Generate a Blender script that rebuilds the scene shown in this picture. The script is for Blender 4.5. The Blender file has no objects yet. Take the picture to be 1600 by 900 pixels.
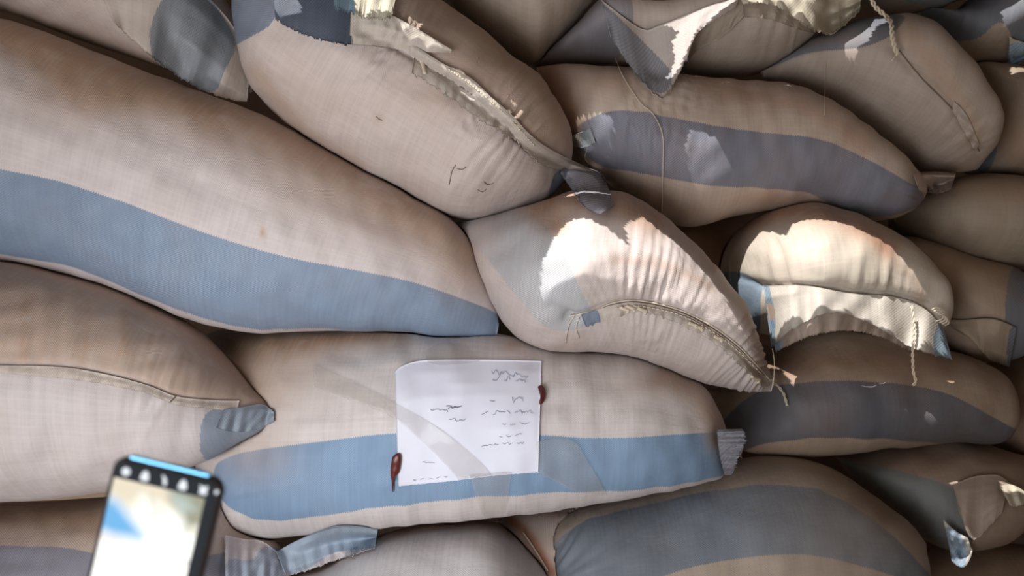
import bpy, math, random
import numpy as np
from mathutils import Vector, Matrix
from mathutils.bvhtree import BVHTree

sc = bpy.context.scene
COL = sc.collection
random.seed(4)
rng = np.random.RandomState(7)

# ------------------------------------------------------------------ camera
F = 1600 * 28 / 36.0          # focal length in pixels of the 1600x900 frame
D = F / 1000.0                # camera stands this far in front of the y = 0 plane
HC = 0.78                     # camera height above the floor
cam_d = bpy.data.cameras.new('camera'); cam = bpy.data.objects.new('camera', cam_d); COL.objects.link(cam)
cam.location = (0, -D, HC); cam.rotation_euler = (math.pi / 2, 0, 0)
cam_d.lens = 28; cam_d.sensor_width = 36; cam_d.clip_start = 0.02
cam_d.dof.use_dof = True; cam_d.dof.focus_distance = 1.27; cam_d.dof.aperture_fstop = 3.8
sc.camera = cam

# ------------------------------------------------------------------ light
sc.view_settings.view_transform = 'Standard'; sc.view_settings.look = 'None'
sc.view_settings.gamma = 1; sc.view_settings.exposure = 0.0
try: sc.view_settings.use_curve_mapping = False
except Exception: pass
w = bpy.data.worlds.new('world'); sc.world = w; w.use_nodes = True
bg = w.node_tree.nodes['Background']; bg.inputs[0].default_value = (1.0, 0.86, 0.78, 1); bg.inputs[1].default_value = 0.14

def area(name, loc, target, sx, sy, power, color, spread=180):
    l = bpy.data.lights.new(name, 'AREA'); l.shape = 'RECTANGLE'; l.size = sx; l.size_y = sy
    l.energy = power; l.color = color
    o = bpy.data.objects.new(name, l); COL.objects.link(o); o.location = loc
    l.spread = math.radians(spread)
    d = Vector(target) - Vector(loc); o.rotation_euler = d.to_track_quat('-Z', 'Y').to_euler()
    return o
area('doorway_daylight', (-0.62, -1.38, HC - 0.50), (-0.18, 0.05, HC - 0.20), 0.8, 0.8, 9.2, (0.94, 0.965, 1.0), 100)
area('roof_glow', (-0.5, -1.5, HC + 1.0), (-0.1, 0.2, HC), 1.0, 0.6, 2.5, (1.0, 0.88, 0.76))
SUN = Vector((-0.50, -0.52, 0.76)).normalized()      # direction towards the sun
sl = bpy.data.lights.new('sun', 'SUN'); sl.energy = 6.6; sl.angle = math.radians(0.12); sl.color = (1.0, 0.975, 0.93)
so = bpy.data.objects.new('sun', sl); COL.objects.link(so); so.rotation_euler = SUN.to_track_quat('Z', 'Y').to_euler()
so.location = SUN * 4

# ------------------------------------------------------------------ helpers
def P(px, py, y):
    t = (y + D) / F
    return Vector(((px - 800) * t, y, HC + (450 - py) * t))
def proj(X):
    t = (X[..., 1] + D) / F
    return np.stack([X[..., 0] / t + 800, 450 - (X[..., 2] - HC) / t], -1)

def polyline(pts, step=3.0):
    p = np.array(pts, float)
    out = []
    n = len(p)
    for i in range(n - 1):
        p0 = p[max(i - 1, 0)]; p1 = p[i]; p2 = p[i + 1]; p3 = p[min(i + 2, n - 1)]
        m = max(2, int(np.linalg.norm((p2 - p1)[:2]) / step))
        t = np.linspace(0, 1, m, endpoint=False)[:, None]
        out.append(0.5 * ((2 * p1) + (-p0 + p2) * t + (2 * p0 - 5 * p1 + 4 * p2 - p3) * t ** 2 + (-p0 + 3 * p1 - 3 * p2 + p3) * t ** 3))
    out.append(p[-1:])
    return np.concatenate(out)
def resample(pts, n):
    q = polyline(pts)
    d = np.r_[0, np.cumsum(np.linalg.norm(np.diff(q, axis=0), axis=1))]
    s = np.linspace(0, d[-1], n)
    return np.stack([np.interp(s, d, q[:, k]) for k in range(q.shape[1])], -1)

def seg_dist(Q, pts):
    """distance, arclength and side of points Q (n,2) to an open polyline"""
    best = np.full(len(Q), 1e9); sa = np.zeros(len(Q)); sd = np.zeros(len(Q)); acc = 0
    p = np.array(pts, float)
    for a, b in zip(p[:-1], p[1:]):
        ab = b - a; L = np.linalg.norm(ab)
        if L < 1e-6: continue
        t = np.clip(((Q - a) @ ab) / L ** 2, 0, 1)
        r = Q - (a + t[:, None] * ab); dd = np.hypot(r[:, 0], r[:, 1])
        m = dd < best
        best[m] = dd[m]; sa[m] = (acc + t * L)[m]
        sd[m] = np.sign(ab[0] * r[:, 1] - ab[1] * r[:, 0])[m]
        acc += L
    return best, sa, sd
def poly_sd(Q, poly):
    """signed distance to a closed polygon, positive inside"""
    p = np.array(poly, float); p = np.r_[p, p[:1]]
    d, _, _ = seg_dist(Q, p)
    ins = np.zeros(len(Q), bool)
    for a, b in zip(p[:-1], p[1:]):
        c = ((a[1] > Q[:, 1]) != (b[1] > Q[:, 1]))
        with np.errstate(divide='ignore', invalid='ignore'):
            x = (b[0] - a[0]) * (Q[:, 1] - a[1]) / (b[1] - a[1]) + a[0]
        ins ^= c & (Q[:, 0] < x)
    return np.where(ins, d, -d)
def noise1(s, freq, seed, octs=4):
    r = np.random.RandomState(seed); v = np.zeros_like(s)
    for k in range(octs):
        for j in range(3):
            v += np.sin(s * freq * 2 * math.pi * (1.0 + 0.9 * k + r.rand()) + r.rand() * 6.28) / (3 * (1 + 0.5 * k))
    return v
def noise2(Q, scale, seed, n=10):
    r = np.random.RandomState(seed); v = np.zeros(len(Q))
    for j in range(n):
        a = r.rand() * 6.28; k = (0.5 + 1.2 * r.rand()) / scale
        v += np.sin((Q[:, 0] * math.cos(a) + Q[:, 1] * math.sin(a)) * k * 6.28 + r.rand() * 6.28)
    return v / math.sqrt(n)

def chaikin(p, it=2):
    p = np.array(p, float)
    for _ in range(it):
        n = np.roll(p, -1, 0); p = np.stack([p * .75 + n * .25, p * .25 + n * .75], 1).reshape(-1, 2)
    return p
def field(Q, items):
    v = np.zeros(len(Q))
    for it in items:
        if it[0] == 'g':
            _, x, y, rx, ry, s = it
            f = np.exp(-(((Q[:, 0] - x) / rx) ** 2 + ((Q[:, 1] - y) / ry) ** 2)) * s
        elif it[0] == 'l':
            d, _, _ = seg_dist(Q, resample(it[1], 24)); f = np.exp(-(d / it[2]) ** 2) * it[3]
        else:
            f = np.clip(poly_sd(Q, it[1]) / it[2] * 0.5 + 0.5, 0, 1) * it[3]
        v = v + f - v * np.clip(f, 0, 1)
    return np.clip(v, 0, 1)

def mesh_obj(name, V, Fc, mat, center, parent=None, uv=None, attrs=None, smooth=True, quads=True):
    me = bpy.data.meshes.new(name)
    V = np.asarray(V, float) - np.array(center)
    if quads:
        Fc = np.asarray(Fc, np.int32); nf, k = Fc.shape
        me.vertices.add(len(V)); me.vertices.foreach_set('co', V.ravel())
        me.loops.add(nf * k); me.loops.foreach_set('vertex_index', Fc.ravel())
        me.polygons.add(nf); me.polygons.foreach_set('loop_start', np.arange(0, nf * k, k, dtype=np.int32))
        me.update(calc_edges=True)
    else:
        me.from_pydata([tuple(v) for v in V], [], Fc); me.update()
    if uv is not None:
        l = me.uv_layers.new(name='UVMap'); idx = np.zeros(len(me.loops), np.int32)
        me.loops.foreach_get('vertex_index', idx)
        l.data.foreach_set('uv', np.asarray(uv, float)[idx].ravel())
    for k, a in (attrs or {}).items():
        at = me.attributes.new(k, 'FLOAT', 'POINT'); at.data.foreach_set('value', np.asarray(a, np.float32))
    if smooth: me.polygons.foreach_set('use_smooth', np.ones(len(me.polygons), bool))
    me.materials.append(mat); me.validate()
    o = bpy.data.objects.new(name, me); COL.objects.link(o)
    if parent is None: o.location = center
    else: o.parent = parent
    return o
def tag(o, label, cat, group=None, kind=None):
    if label: o['label'] = label
    if cat: o['category'] = cat
    if group: o['group'] = group
    if kind: o['kind'] = kind
    return o

# ------------------------------------------------------------------ materials
class NT:
    def __init__(s, name):
        s.m = bpy.data.materials.new(name); s.m.use_nodes = True; s.t = s.m.node_tree; s.t.nodes.clear()
        s.out = s.n('ShaderNodeOutputMaterial')
    def n(s, ty, **kw):
        x = s.t.nodes.new(ty)
        for k, v in kw.items(): setattr(x, k, v)
        return x
    def set(s, sock, v):
        if isinstance(v, bpy.types.NodeSocket): s.t.links.new(v, sock)
        elif isinstance(v, tuple) and len(v) == 3 and sock.type == 'RGBA': sock.default_value = (*v, 1)
        else: sock.default_value = v
    def math(s, op, a, b=0.0, c=0.0, clamp=False):
        x = s.n('ShaderNodeMath', operation=op, use_clamp=clamp)
        s.set(x.inputs[0], a); s.set(x.inputs[1], b); s.set(x.inputs[2], c)
        return x.outputs[0]
    def mix(s, f, a, b, mode='MIX'):
        x = s.n('ShaderNodeMix', data_type='RGBA', blend_type=mode)
        s.set(x.inputs[0], f); s.set(x.inputs[6], a); s.set(x.inputs[7], b)
        return x.outputs[2]
    def noise(s, vec, scale, detail=3, rough=0.55):
        x = s.n('ShaderNodeTexNoise'); s.set(x.inputs['Vector'], vec); x.inputs['Scale'].default_value = scale
        x.inputs['Detail'].default_value = detail; x.inputs['Roughness'].default_value = rough
        return x.outputs['Fac']
    def ramp(s, f, a, b):
        x = s.n('ShaderNodeMapRange', interpolation_type='SMOOTHSTEP'); s.set(x.inputs[0], f)
        x.inputs[1].default_value = a; x.inputs[2].default_value = b
        return x.outputs[0]

_wc = {}
def woven(base=(0.60, 0.54, 0.52), blue=(0.185, 0.25, 0.35), dust_shade=(0.39, 0.255, 0.165), amount=0.35, trans=0.0, dark=(0.42,0.33,0.28), twill=0.5, mottle=0.25):
    key = (base, blue, dust_shade, amount, trans, twill, mottle)
    if key in _wc: return _wc[key]
    t = NT('woven_plastic')
    tc = t.n('ShaderNodeTexCoord'); obj = tc.outputs['Object']; uv = tc.outputs['UV']
    sp = t.n('ShaderNodeSeparateXYZ'); t.set(sp.inputs[0], uv); u, v = sp.outputs[0], sp.outputs[1]
    st = t.n('ShaderNodeAttribute', attribute_name='stripe').outputs['Fac']
    di = t.n('ShaderNodeAttribute', attribute_name='dirt').outputs['Fac']
    per = 0.0042
    su = t.math('SINE', t.math('MULTIPLY', u, 6.2832 / per)); sv = t.math('SINE', t.math('MULTIPLY', v, 6.2832 / per))
    tw = t.math('SINE', t.math('MULTIPLY', t.math('ADD', u, v), 6.2832 / (per * 1.15)))
    # stripe edge follows single tapes
    edge = t.math('ADD', st, t.math('MULTIPLY', su, 0.0009))
    sm = t.ramp(edge, -0.0007, 0.0007)
    lg = t.noise(obj, 5.0, 4); fn = t.noise(obj, 38.0, 3)
    # tapes run light/dark in long thin streaks
    cv = t.n('ShaderNodeCombineXYZ'); t.set(cv.inputs[0], t.math('MULTIPLY', u, 150.0)); t.set(cv.inputs[1], t.math('MULTIPLY', v, 5.0))
    streak = t.noise(cv.outputs[0], 1.0, 2)
    cw = t.n('ShaderNodeCombineXYZ'); t.set(cw.inputs[0], t.math('MULTIPLY', u, 6.0)); t.set(cw.inputs[1], t.math('MULTIPLY', v, 160.0))
    streak2 = t.noise(cw.outputs[0], 1.0, 2)
    b1 = t.mix(t.ramp(streak, 0.35, 0.7), base, tuple(c * 0.90 for c in base))
    b1 = t.mix(t.math('MULTIPLY', t.ramp(streak2, 0.4, 0.7), 0.5), b1, tuple(c * 1.08 for c in base))
    b1 = t.mix(t.math('MULTIPLY', t.ramp(tw, 0.0, 0.9), 0.05), b1, tuple(c * 0.7 for c in base))
    twf = t.math('MULTIPLY', t.ramp(tw, -0.2, 0.8), twill)
    twf = t.math('MULTIPLY', twf, t.ramp(lg, 0.32, 0.6))
    bl = t.mix(twf, blue, tuple(min(0.8, c * 1.5 + 0.06) for c in blue))
    bl = t.mix(t.math('MULTIPLY', t.ramp(streak, 0.3, 0.75), 0.35), bl, tuple(c * 0.8 for c in blue))
    col = t.mix(sm, b1, bl)
    # dust and stains: painted patches, one standing for shade, broken up by noise, plus light overall mottling
    f1 = t.math('MULTIPLY', di, t.ramp(t.math('ADD', t.math('MULTIPLY', fn, 0.45), t.math('MULTIPLY', lg, 0.6)), 0.16, 0.50))
    f1 = t.math('MULTIPLY', f1, t.math('SUBTRACT', 1.0, t.math('MULTIPLY', t.ramp(streak, 0.4, 0.7), 0.2)))
    col = t.mix(f1, col, dust_shade)
    f2 = t.math('MULTIPLY', t.ramp(t.noise(obj, 9.0, 5, 0.6), 0.42, 0.75), mottle)
    col = t.mix(f2, col, t.mix(0.5, dust_shade, col, 'MULTIPLY'))
    bs = t.n('ShaderNodeBsdfPrincipled'); t.set(bs.inputs['Base Color'], col)
    t.set(bs.inputs['Roughness'], 0.55); t.set(bs.inputs['Specular IOR Level'], 0.3)
    bh = t.math('ADD', t.math('MULTIPLY', t.math('MULTIPLY', su, sv), 0.00018), t.math('MULTIPLY', streak, 0.0007))
    bh = t.math('ADD', bh, t.math('MULTIPLY', streak2, 0.0004))
    bh = t.math('ADD', bh, t.math('MULTIPLY', t.noise(obj, 22.0, 3), 0.0035))
    bp = t.n('ShaderNodeBump'); bp.inputs['Strength'].default_value = 0.6; bp.inputs['Distance'].default_value = 1.0
    t.set(bp.inputs['Height'], bh); t.set(bs.inputs['Normal'], bp.outputs[0])
    sh = bs.outputs[0]
    if trans:
        tr = t.n('ShaderNodeBsdfTranslucent'); t.set(tr.inputs[0], col)
        mx = t.n('ShaderNodeMixShader'); mx.inputs[0].default_value = trans
        t.t.links.new(sh, mx.inputs[1]); t.t.links.new(tr.outputs[0], mx.inputs[2]); sh = mx.outputs[0]
    t.t.links.new(sh, t.out.inputs[0])
    _wc[key] = t.m
    return t.m

def plain(name, color, rough=0.6, metal=0.0, spec=0.5, bump=0.0, scale=60, var=0.12, alpha=1.0, trans=0.0, coat=0.0):
    t = NT(name)
    obj = t.n('ShaderNodeTexCoord').outputs['Object']
    n = t.noise(obj, scale, 4)
    bs = t.n('ShaderNodeBsdfPrincipled')
    t.set(bs.inputs['Base Color'], t.mix(n, tuple(c * (1 - var) for c in color), tuple(min(1, c * (1 + var)) for c in color)))
    bs.inputs['Roughness'].default_value = rough; bs.inputs['Metallic'].default_value = metal
    bs.inputs['Specular IOR Level'].default_value = spec; bs.inputs['Coat Weight'].default_value = coat
    bs.inputs['Alpha'].default_value = alpha
    if bump:
        bp = t.n('ShaderNodeBump'); bp.inputs['Strength'].default_value = 0.7; bp.inputs['Distance'].default_value = bump
        t.set(bp.inputs['Height'], n); t.set(bs.inputs['Normal'], bp.outputs[0])
    t.t.links.new(bs.outputs[0], t.out.inputs[0])
    return t.m

# ------------------------------------------------------------------ sack body
PRESS = 0.0035
FR = []
SACKS = {}          # key -> dict(obj, bvh, center)
SPECS = []
def make_sack(*a, **k): SPECS.append((a, k))
def build_sack(key, pairs, yc, depth, mat, label, stripes=(), dirt=(), gathers=(), lumps=0.004, n=2.15, seed=1, grow=1.5, creases=(), step=4.0, relief=None):
    pr = np.array(pairs, float)
    q = polyline(pr, 3.0)
    mid = (q[:, :2] + q[:, 2:]) / 2
    s = np.r_[0, np.cumsum(np.hypot(*np.diff(mid, axis=0).T) + 0.25 * np.abs(np.diff(np.hypot(q[:, 2] - q[:, 0], q[:, 3] - q[:, 1]))))]
    hpx = np.hypot(q[:, 2] - q[:, 0], q[:, 3] - q[:, 1])
    nu = int(min(300, max(70, s[-1] / step)))
    nv = int(min(260, max(90, hpx.max() / step * 2.6)))
    sp = s[-1] * (0.5 - 0.5 * np.cos(np.linspace(0, math.pi, nu))) * 0.35 + np.linspace(0, s[-1], nu) * 0.65
    q = np.stack([np.interp(sp, s, q[:, k]) for k in range(4)], -1)
    T, B = q[:, :2], q[:, 2:]
    dv = T - B; h = np.hypot(dv[:, 0], dv[:, 1]); ah = dv / np.maximum(h, 1e-3)[:, None]
    T = T + ah * grow; B = B - ah * grow; h = h + 2 * grow
    uu = sp / s[-1]
    e = np.minimum(uu, 1 - uu) * 2
    dpt = depth * np.clip(h / h.max(), 0.02, 1) ** 0.6 * (1 - (1 - np.clip(e * 2.2, 0, 1)) ** 3) ** 0.8
    dpt = np.maximum(dpt, 0.004)
    # ring angles, denser on the front
    th0 = np.linspace(0, 2 * math.pi, nv, endpoint=False)
    th = th0 - 0.35 * np.sin(2 * (th0)) * 0
    ca, sa = np.cos(th), np.sin(th)
    cc = np.sign(ca) * np.abs(ca) ** (2 / n); ss = np.sign(sa) * np.abs(sa) ** (2 / n)
    cpx = (T + B) / 2; hh = h / 2
    tT, tB = (T * ah).sum(1), (B * ah).sum(1)
    perp_target = None
    ycv = np.interp(uu, np.linspace(0, 1, len(np.atleast_1d(yc))), np.atleast_1d(yc)); yc = float(ycv.mean())
    ys = ycv[:, None] - dpt[:, None] * ss[None, :]
    for it in range(8):
        tk = (ycv + D) / F
        C = np.stack([(cpx[:, 0] - 800) * tk, HC + (450 - cpx[:, 1]) * tk], -1)
        A = np.stack([ah[:, 0], -ah[:, 1]], -1) * (hh * tk)[:, None]
        XZ = C[:, None, :] + A[:, None, :] * cc[None, :, None]
        X = np.stack([XZ[..., 0], ys, XZ[..., 1]], -1)
        pj = proj(X); al = (pj * ah[:, None, :]).sum(-1)
        mx, mn = al.max(1), al.min(1)
        cpx = cpx + ah * (((tT + tB) / 2 - (mx + mn) / 2)[:, None]) * 0.8
        hh = np.maximum(hh + ((tT - tB) - (mx - mn)) / 2 * 0.8, 0.3)
    # relief along the surface normal
    du = np.gradient(X, axis=0); dvv = np.roll(X, -1, 1) - np.roll(X, 1, 1)
    N = np.cross(du, dvv); N /= np.maximum(np.linalg.norm(N, axis=-1), 1e-9)[..., None]
    cen = X.mean(1, keepdims=True)
    sgn = np.sign(((X - cen) * N).sum(-1)); N *= np.where(sgn == 0, 1, sgn)[..., None]
    Q = proj(X).reshape(-1, 2); front = np.clip(ss * 3 + 0.6, 0, 1)[None, :].repeat(nu, 0).ravel()
    rel = lumps * noise2(Q, 150, seed) * 0.6 + lumps * 0.35 * noise2(Q, 60, seed + 1)
    for g in gathers:      # (polyline, reach px, cycles/px, amplitude m, groove m, side 0/1/-1)
        pl, L, fr, am, gr, side = g
        d, sa_, sd = seg_dist(Q, resample(pl, 40))
        wv = noise1(sa_ + 0.10 * d * noise1(sa_, 0.006, seed + 9, 1), fr, seed + 3, 4)
        wv = np.abs(wv) ** 0.8 * np.sign(wv)
        loc = 0.55 + 0.45 * np.sin(sa_ * 0.03 + seed)
        m = np.exp(-(d / L) ** 1.3) * (1 if side == 0 else np.where(sd == side, 1, 0.15))
        rel += am * wv * m * loc * (1 - np.exp(-(d / 7) ** 2)) - gr * np.exp(-(d / 7.0) ** 2) - gr * 0.8 * np.exp(-(d / 28.0) ** 2)
    for pl, wd, am in creases:
        d, sa_, sd = seg_dist(Q, resample(pl, 24)); rel += am * np.exp(-(d / wd) ** 2)
    endf = np.clip(np.minimum(uu, 1 - uu) * 14, 0, 1).repeat(nv)
    edgef = np.clip(np.abs(ss), 0, 1)[None, :].repeat(nu, 0).ravel() ** 0.5
    rel = rel * front * endf * (0.25 + 0.75 * edgef)
    X = X + N * rel.reshape(nu, nv)[..., None]
    # sacks pressed against an earlier one are dented by it
    lo, hi = X.reshape(-1, 3).min(0), X.reshape(-1, 3).max(0)
    for k2, s2 in list(SACKS.items()) * 3:
        l2, h2 = s2['lo'] - .01, s2['hi'] + .01
        if np.any(lo > h2) or np.any(hi < l2): continue
        cenr = X.mean(1)
        cand = np.argwhere(np.all((X > l2) & (X < h2), axis=-1))
        for a_, b_ in cand:
            v = Vector(X[a_, b_]); co, no, ix, ds = s2['bvh'].find_nearest(v)
            if co is None: continue
            inside = (v - co).dot(no * s2['sgn']) < 0
            if not inside and ds > PRESS: continue
            c_ = Vector(cenr[a_]); dr = c_ - v; L_ = dr.length
            if L_ < 1e-4: continue
            dr /= L_
            if inside:
                h_ = s2['bvh'].ray_cast(v, dr)
                if h_[0] is not None and h_[3] < L_ * .92: X[a_, b_] = v + dr * (h_[3] + PRESS)
                else: X[a_, b_] = v + dr * (L_ * .9)
            else: X[a_, b_] = co + no * s2['sgn'] * PRESS
    # uv in metres
    ulen = np.r_[0, np.cumsum(np.linalg.norm(np.diff(X[:, nv // 4], axis=0), axis=1))]
    big = int(np.argmax(h)); ring = np.r_[0, np.cumsum(np.linalg.norm(np.diff(X[big], axis=0), axis=1))]
    UV = np.stack([ulen[:, None].repeat(nv, 1), ring[None, :].repeat(nu, 0)], -1).reshape(-1, 2)
    V = X.reshape(-1, 3)
    i = np.arange(nu - 1)[:, None]; j = np.arange(nv)[None, :]; j2 = (j + 1) % nv
    Fq = np.stack([i * nv + j, i * nv + j2, (i + 1) * nv + j2, (i + 1) * nv + j], -1).reshape(-1, 4)
    # end caps: collapse each end ring to its centre with small quads
    caps = []
    c0, c1 = len(V), len(V) + 1
    V = np.r_[V, X[0].mean(0)[None], X[-1].mean(0)[None]]; UV = np.r_[UV, UV[:1], UV[-1:]]
    Q = np.r_[Q, Q[:1], Q[-1:]]
    for k in range(0, nv - 1, 2):
        caps.append([k, k + 1, (k + 2) % nv, c0]); b = (nu - 1) * nv
        caps.append([b + k, c1, b + (k + 2) % nv, b + k + 1])
    Fq = np.r_[Fq, np.array(caps)]
    stv = np.full(len(Q), -0.05)
    for p in stripes: stv = np.maximum(stv, poly_sd(Q, chaikin(p)) * 0.001)
    dv_ = field(Q, dirt)
    center = (X.reshape(-1, 3).min(0) + X.reshape(-1, 3).max(0)) / 2; center[2] = X[..., 2].min()
    o = mesh_obj('grain_sack', V, Fq, mat, center, uv=UV, attrs={'stripe': stv, 'dirt': dv_})
    tag(o, label, 'sack', 'stacked grain sacks')
    # coarse lookup surface
    Xc = X[::2, ::2]; Xc = np.concatenate([Xc, X[-1:, ::2]]) if (nu - 1) % 2 else Xc; a, b_ = Xc.shape[:2]
    ii = np.arange(a - 1)[:, None]; jj = np.arange(b_)[None, :]; jk = (jj + 1) % b_
    Fc = np.stack([ii * b_ + jj, ii * b_ + jk, (ii + 1) * b_ + jk, (ii + 1) * b_ + jj], -1).reshape(-1, 4)
    bv = BVHTree.FromPolygons(Xc.reshape(-1, 3).tolist(), Fc.tolist())
    tst = Vector(X[nu // 2, nv // 4]); co, no, ix, ds = bv.find_nearest(tst); sgnn = 1 if no.dot(tst - Vector(X[nu // 2].mean(0))) > 0 else -1
    SACKS[key] = dict(obj=o, bvh=bv, center=center, yc=yc, depth=depth, lo=X.reshape(-1, 3).min(0), hi=X.reshape(-1, 3).max(0), sgn=sgnn)
    FR.append((key, bv))
    return o

CAM = Vector((0, -D, HC))
def surf(px, py, keys=None):
    d = (P(px, py, 0) - CAM).normalized(); best = None
    for k in (keys or SACKS):
        h = SACKS[k]['bvh'].ray_cast(CAM, d)
        if h[0] is not None and (best is None or h[3] < best[1]): best = (h[0], h[3])
    return best[0] if best else None
def surf_y(px, py, keys=None, default=0.3):
    h = surf(px, py, keys)
    return h.y if h is not None else default

def cloth(key, name, e1, e2, lift1, lift2, mat, keys=None, nn=90, mm=26, stripes=(), dirt=(), wave=0.003, wfreq=0.03, jag=1.5, seed=3, default=None, label=None, bow=0.0, thick=0.0009, ymode=None, cross=0.0, jag1=0.0, smoothy=6):
    """a strip of cloth between two edges, lying over the sacks it hangs on"""
    S = SACKS[key]; keys = keys or [key]
    a = resample(e1, nn); b = resample(e2, nn)
    r = np.random.RandomState(seed)
    tt = np.linspace(0, 1, mm)
    G = a[:, None] * (1 - tt)[None, :, None] + b[:, None] * tt[None, :, None]
    dirn = (b - a) / np.maximum(np.hypot(*(b - a).T), 1)[:, None]
    jn = np.abs((np.arange(nn) * 0.5 + r.rand()) % 1 - 0.5) * 2 * jag + r.randn(nn) * jag * 0.5
    G += (dirn * jn[:, None])[:, None] * (tt[None, :, None] ** 4)
    if jag1: G -= (dirn * (r.randn(nn) * jag1)[:, None])[:, None] * ((1 - tt)[None, :, None] ** 4)
    dflt = default if default is not None else S['yc'] - S['depth'] * 0.5
    Y = np.zeros((nn, mm))
    for i in range(0, nn):
        for j in range(0, mm, 5):
            Y[i, j] = surf_y(G[i, j, 0], G[i, j, 1], keys, np.nan)
    for j in range(0, mm, 5):
        c = Y[:, j]; ok = ~np.isnan(c)
        Y[:, j] = np.interp(np.arange(nn), np.where(ok)[0], c[ok]) if ok.any() else dflt
    js = np.arange(0, mm, 5)
    for i in range(nn): Y[i] = np.interp(np.arange(mm), js, Y[i, js])
    if ymode == 'hang':
        Y = np.minimum(Y, Y[:, :1])
        for _ in range(12): Y[1:-1] = np.minimum(Y[1:-1], (Y[:-2] + Y[1:-1] + Y[2:]) / 3)
    Y0 = Y.copy()
    for _ in range(smoothy):
        Y[1:-1] = (Y[:-2] + Y[1:-1] * 2 + Y[2:]) / 4; Y[:, 1:-1] = (Y[:, :-2] + Y[:, 1:-1] * 2 + Y[:, 2:]) / 4
        Y = np.minimum(Y, Y0)
    l1 = np.interp(np.linspace(0, 1, nn), np.linspace(0, 1, len(np.atleast_1d(lift1))), np.atleast_1d(lift1))
    l2 = np.interp(np.linspace(0, 1, nn), np.linspace(0, 1, len(np.atleast_1d(lift2))), np.atleast_1d(lift2))
    sarc = np.linspace(0, np.hypot(*np.diff(a, axis=0).T).sum(), nn)
    wv = noise1(sarc, wfreq * .8, seed, 2)[:, None] * wave * (0.2 + tt[None, :]) + noise1(sarc[:, None] + 30 * tt[None, :], wfreq * 1.1, seed + 5, 1) * wave * 0.35
    if cross: wv = wv + noise1(tt[None, :] * 60 + sarc[:, None] * 0.15, 0.012, seed + 8, 2) * cross * .6
    Yf = Y - (l1[:, None] * (1 - tt) + l2[:, None] * tt) - np.abs(wave) * 0.6 - bow * np.sin(math.pi * tt)[None, :] + wv
    Yf = np.minimum(Yf, Y0 - 0.0012)
    tk = (Yf + D) / F
    X = np.stack([(G[..., 0] - 800) * tk, Yf, HC + (450 - G[..., 1]) * tk], -1)
    V1 = X.reshape(-1, 3)
    # normal & thickness
    N = np.cross(np.gradient(X, axis=0), np.gradient(X, axis=1)); N /= np.maximum(np.linalg.norm(N, axis=-1), 1e-9)[..., None]
    N *= np.where(N[..., 1:2] > 0, -1, 1)
    V2 = (X - N * thick).reshape(-1, 3)
    V = np.r_[V1, V2]; K = nn * mm
    i = np.arange(nn - 1)[:, None]; j = np.arange(mm - 1)[None, :]
    f1 = np.stack([i * mm + j, i * mm + j + 1, (i + 1) * mm + j + 1, (i + 1) * mm + j], -1).reshape(-1, 4)
    f2 = f1[:, ::-1] + K
    rim = []
    bd = [k for k in range(mm)] + [k * mm + mm - 1 for k in range(1, nn)] + [(nn - 1) * mm + k for k in range(mm - 2, -1, -1)] + [k * mm for k in range(nn - 2, 0, -1)]
    for x, y in zip(bd, bd[1:] + bd[:1]): rim.append([x, y, y + K, x + K])
    Fq = np.r_[f1, f2, np.array(rim)]
    Q = G.reshape(-1, 2); Q = np.r_[Q, Q]
    stv = np.full(len(Q), -0.05)
    for p in stripes: stv = np.maximum(stv, poly_sd(Q, chaikin(p)) * 0.001)
    uv = np.stack([np.repeat(sarc, mm), np.tile(tt, nn) * np.hypot(*(b - a).T).mean()], -1) * 0.001
    o = mesh_obj(name, V, Fq, mat, S['center'], parent=S['obj'], uv=np.r_[uv, uv], attrs={'stripe': stv, 'dirt': field(Q, dirt)})
    if label: o['label'] = label
    if thick > .0005:
        Xc = X[::2, ::3]; a2, b2 = Xc.shape[:2]; i = np.arange(a2 - 1)[:, None]; j = np.arange(b2 - 1)[None, :]
        FR.append((key + ':', BVHTree.FromPolygons(Xc.reshape(-1, 3).tolist(), np.stack([i * b2 + j, i * b2 + j + 1, (i + 1) * b2 + j + 1, (i + 1) * b2 + j], -1).reshape(-1, 4).tolist())))
    return o

def tube(name, pts, rad, mat, center, parent=None, sides=6, join=None):
    pts = [Vector(p) for p in pts]; V = []; Fq = []
    for i, p in enumerate(pts):
        tg = (pts[min(i + 1, len(pts) - 1)] - pts[max(i - 1, 0)]).normalized()
        a = tg.cross(Vector((0, 1, 0.13))).normalized(); b = tg.cross(a)
        r = rad[i] if hasattr(rad, '__len__') else rad
        for k in range(sides):
            t = 2 * math.pi * k / sides; V.append(p + a * (r * math.cos(t)) + b * (r * math.sin(t)))
    n = len(pts)
    for i in range(n - 1):
        for k in range(sides):
            k2 = (k + 1) % sides; Fq.append((i * sides + k, i * sides + k2, (i + 1) * sides + k2, (i + 1) * sides + k))
    Fq.append(tuple(range(sides))[::-1]); Fq.append(tuple(range((n - 1) * sides, n * sides)))
    if join is not None:
        off = len(join[0]); join[0].extend(V); join[1].extend([tuple(x + off for x in f) for f in Fq]); return
    return mesh_obj(name, np.array([tuple(v) for v in V]), Fq, mat, center, parent, quads=False)

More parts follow.
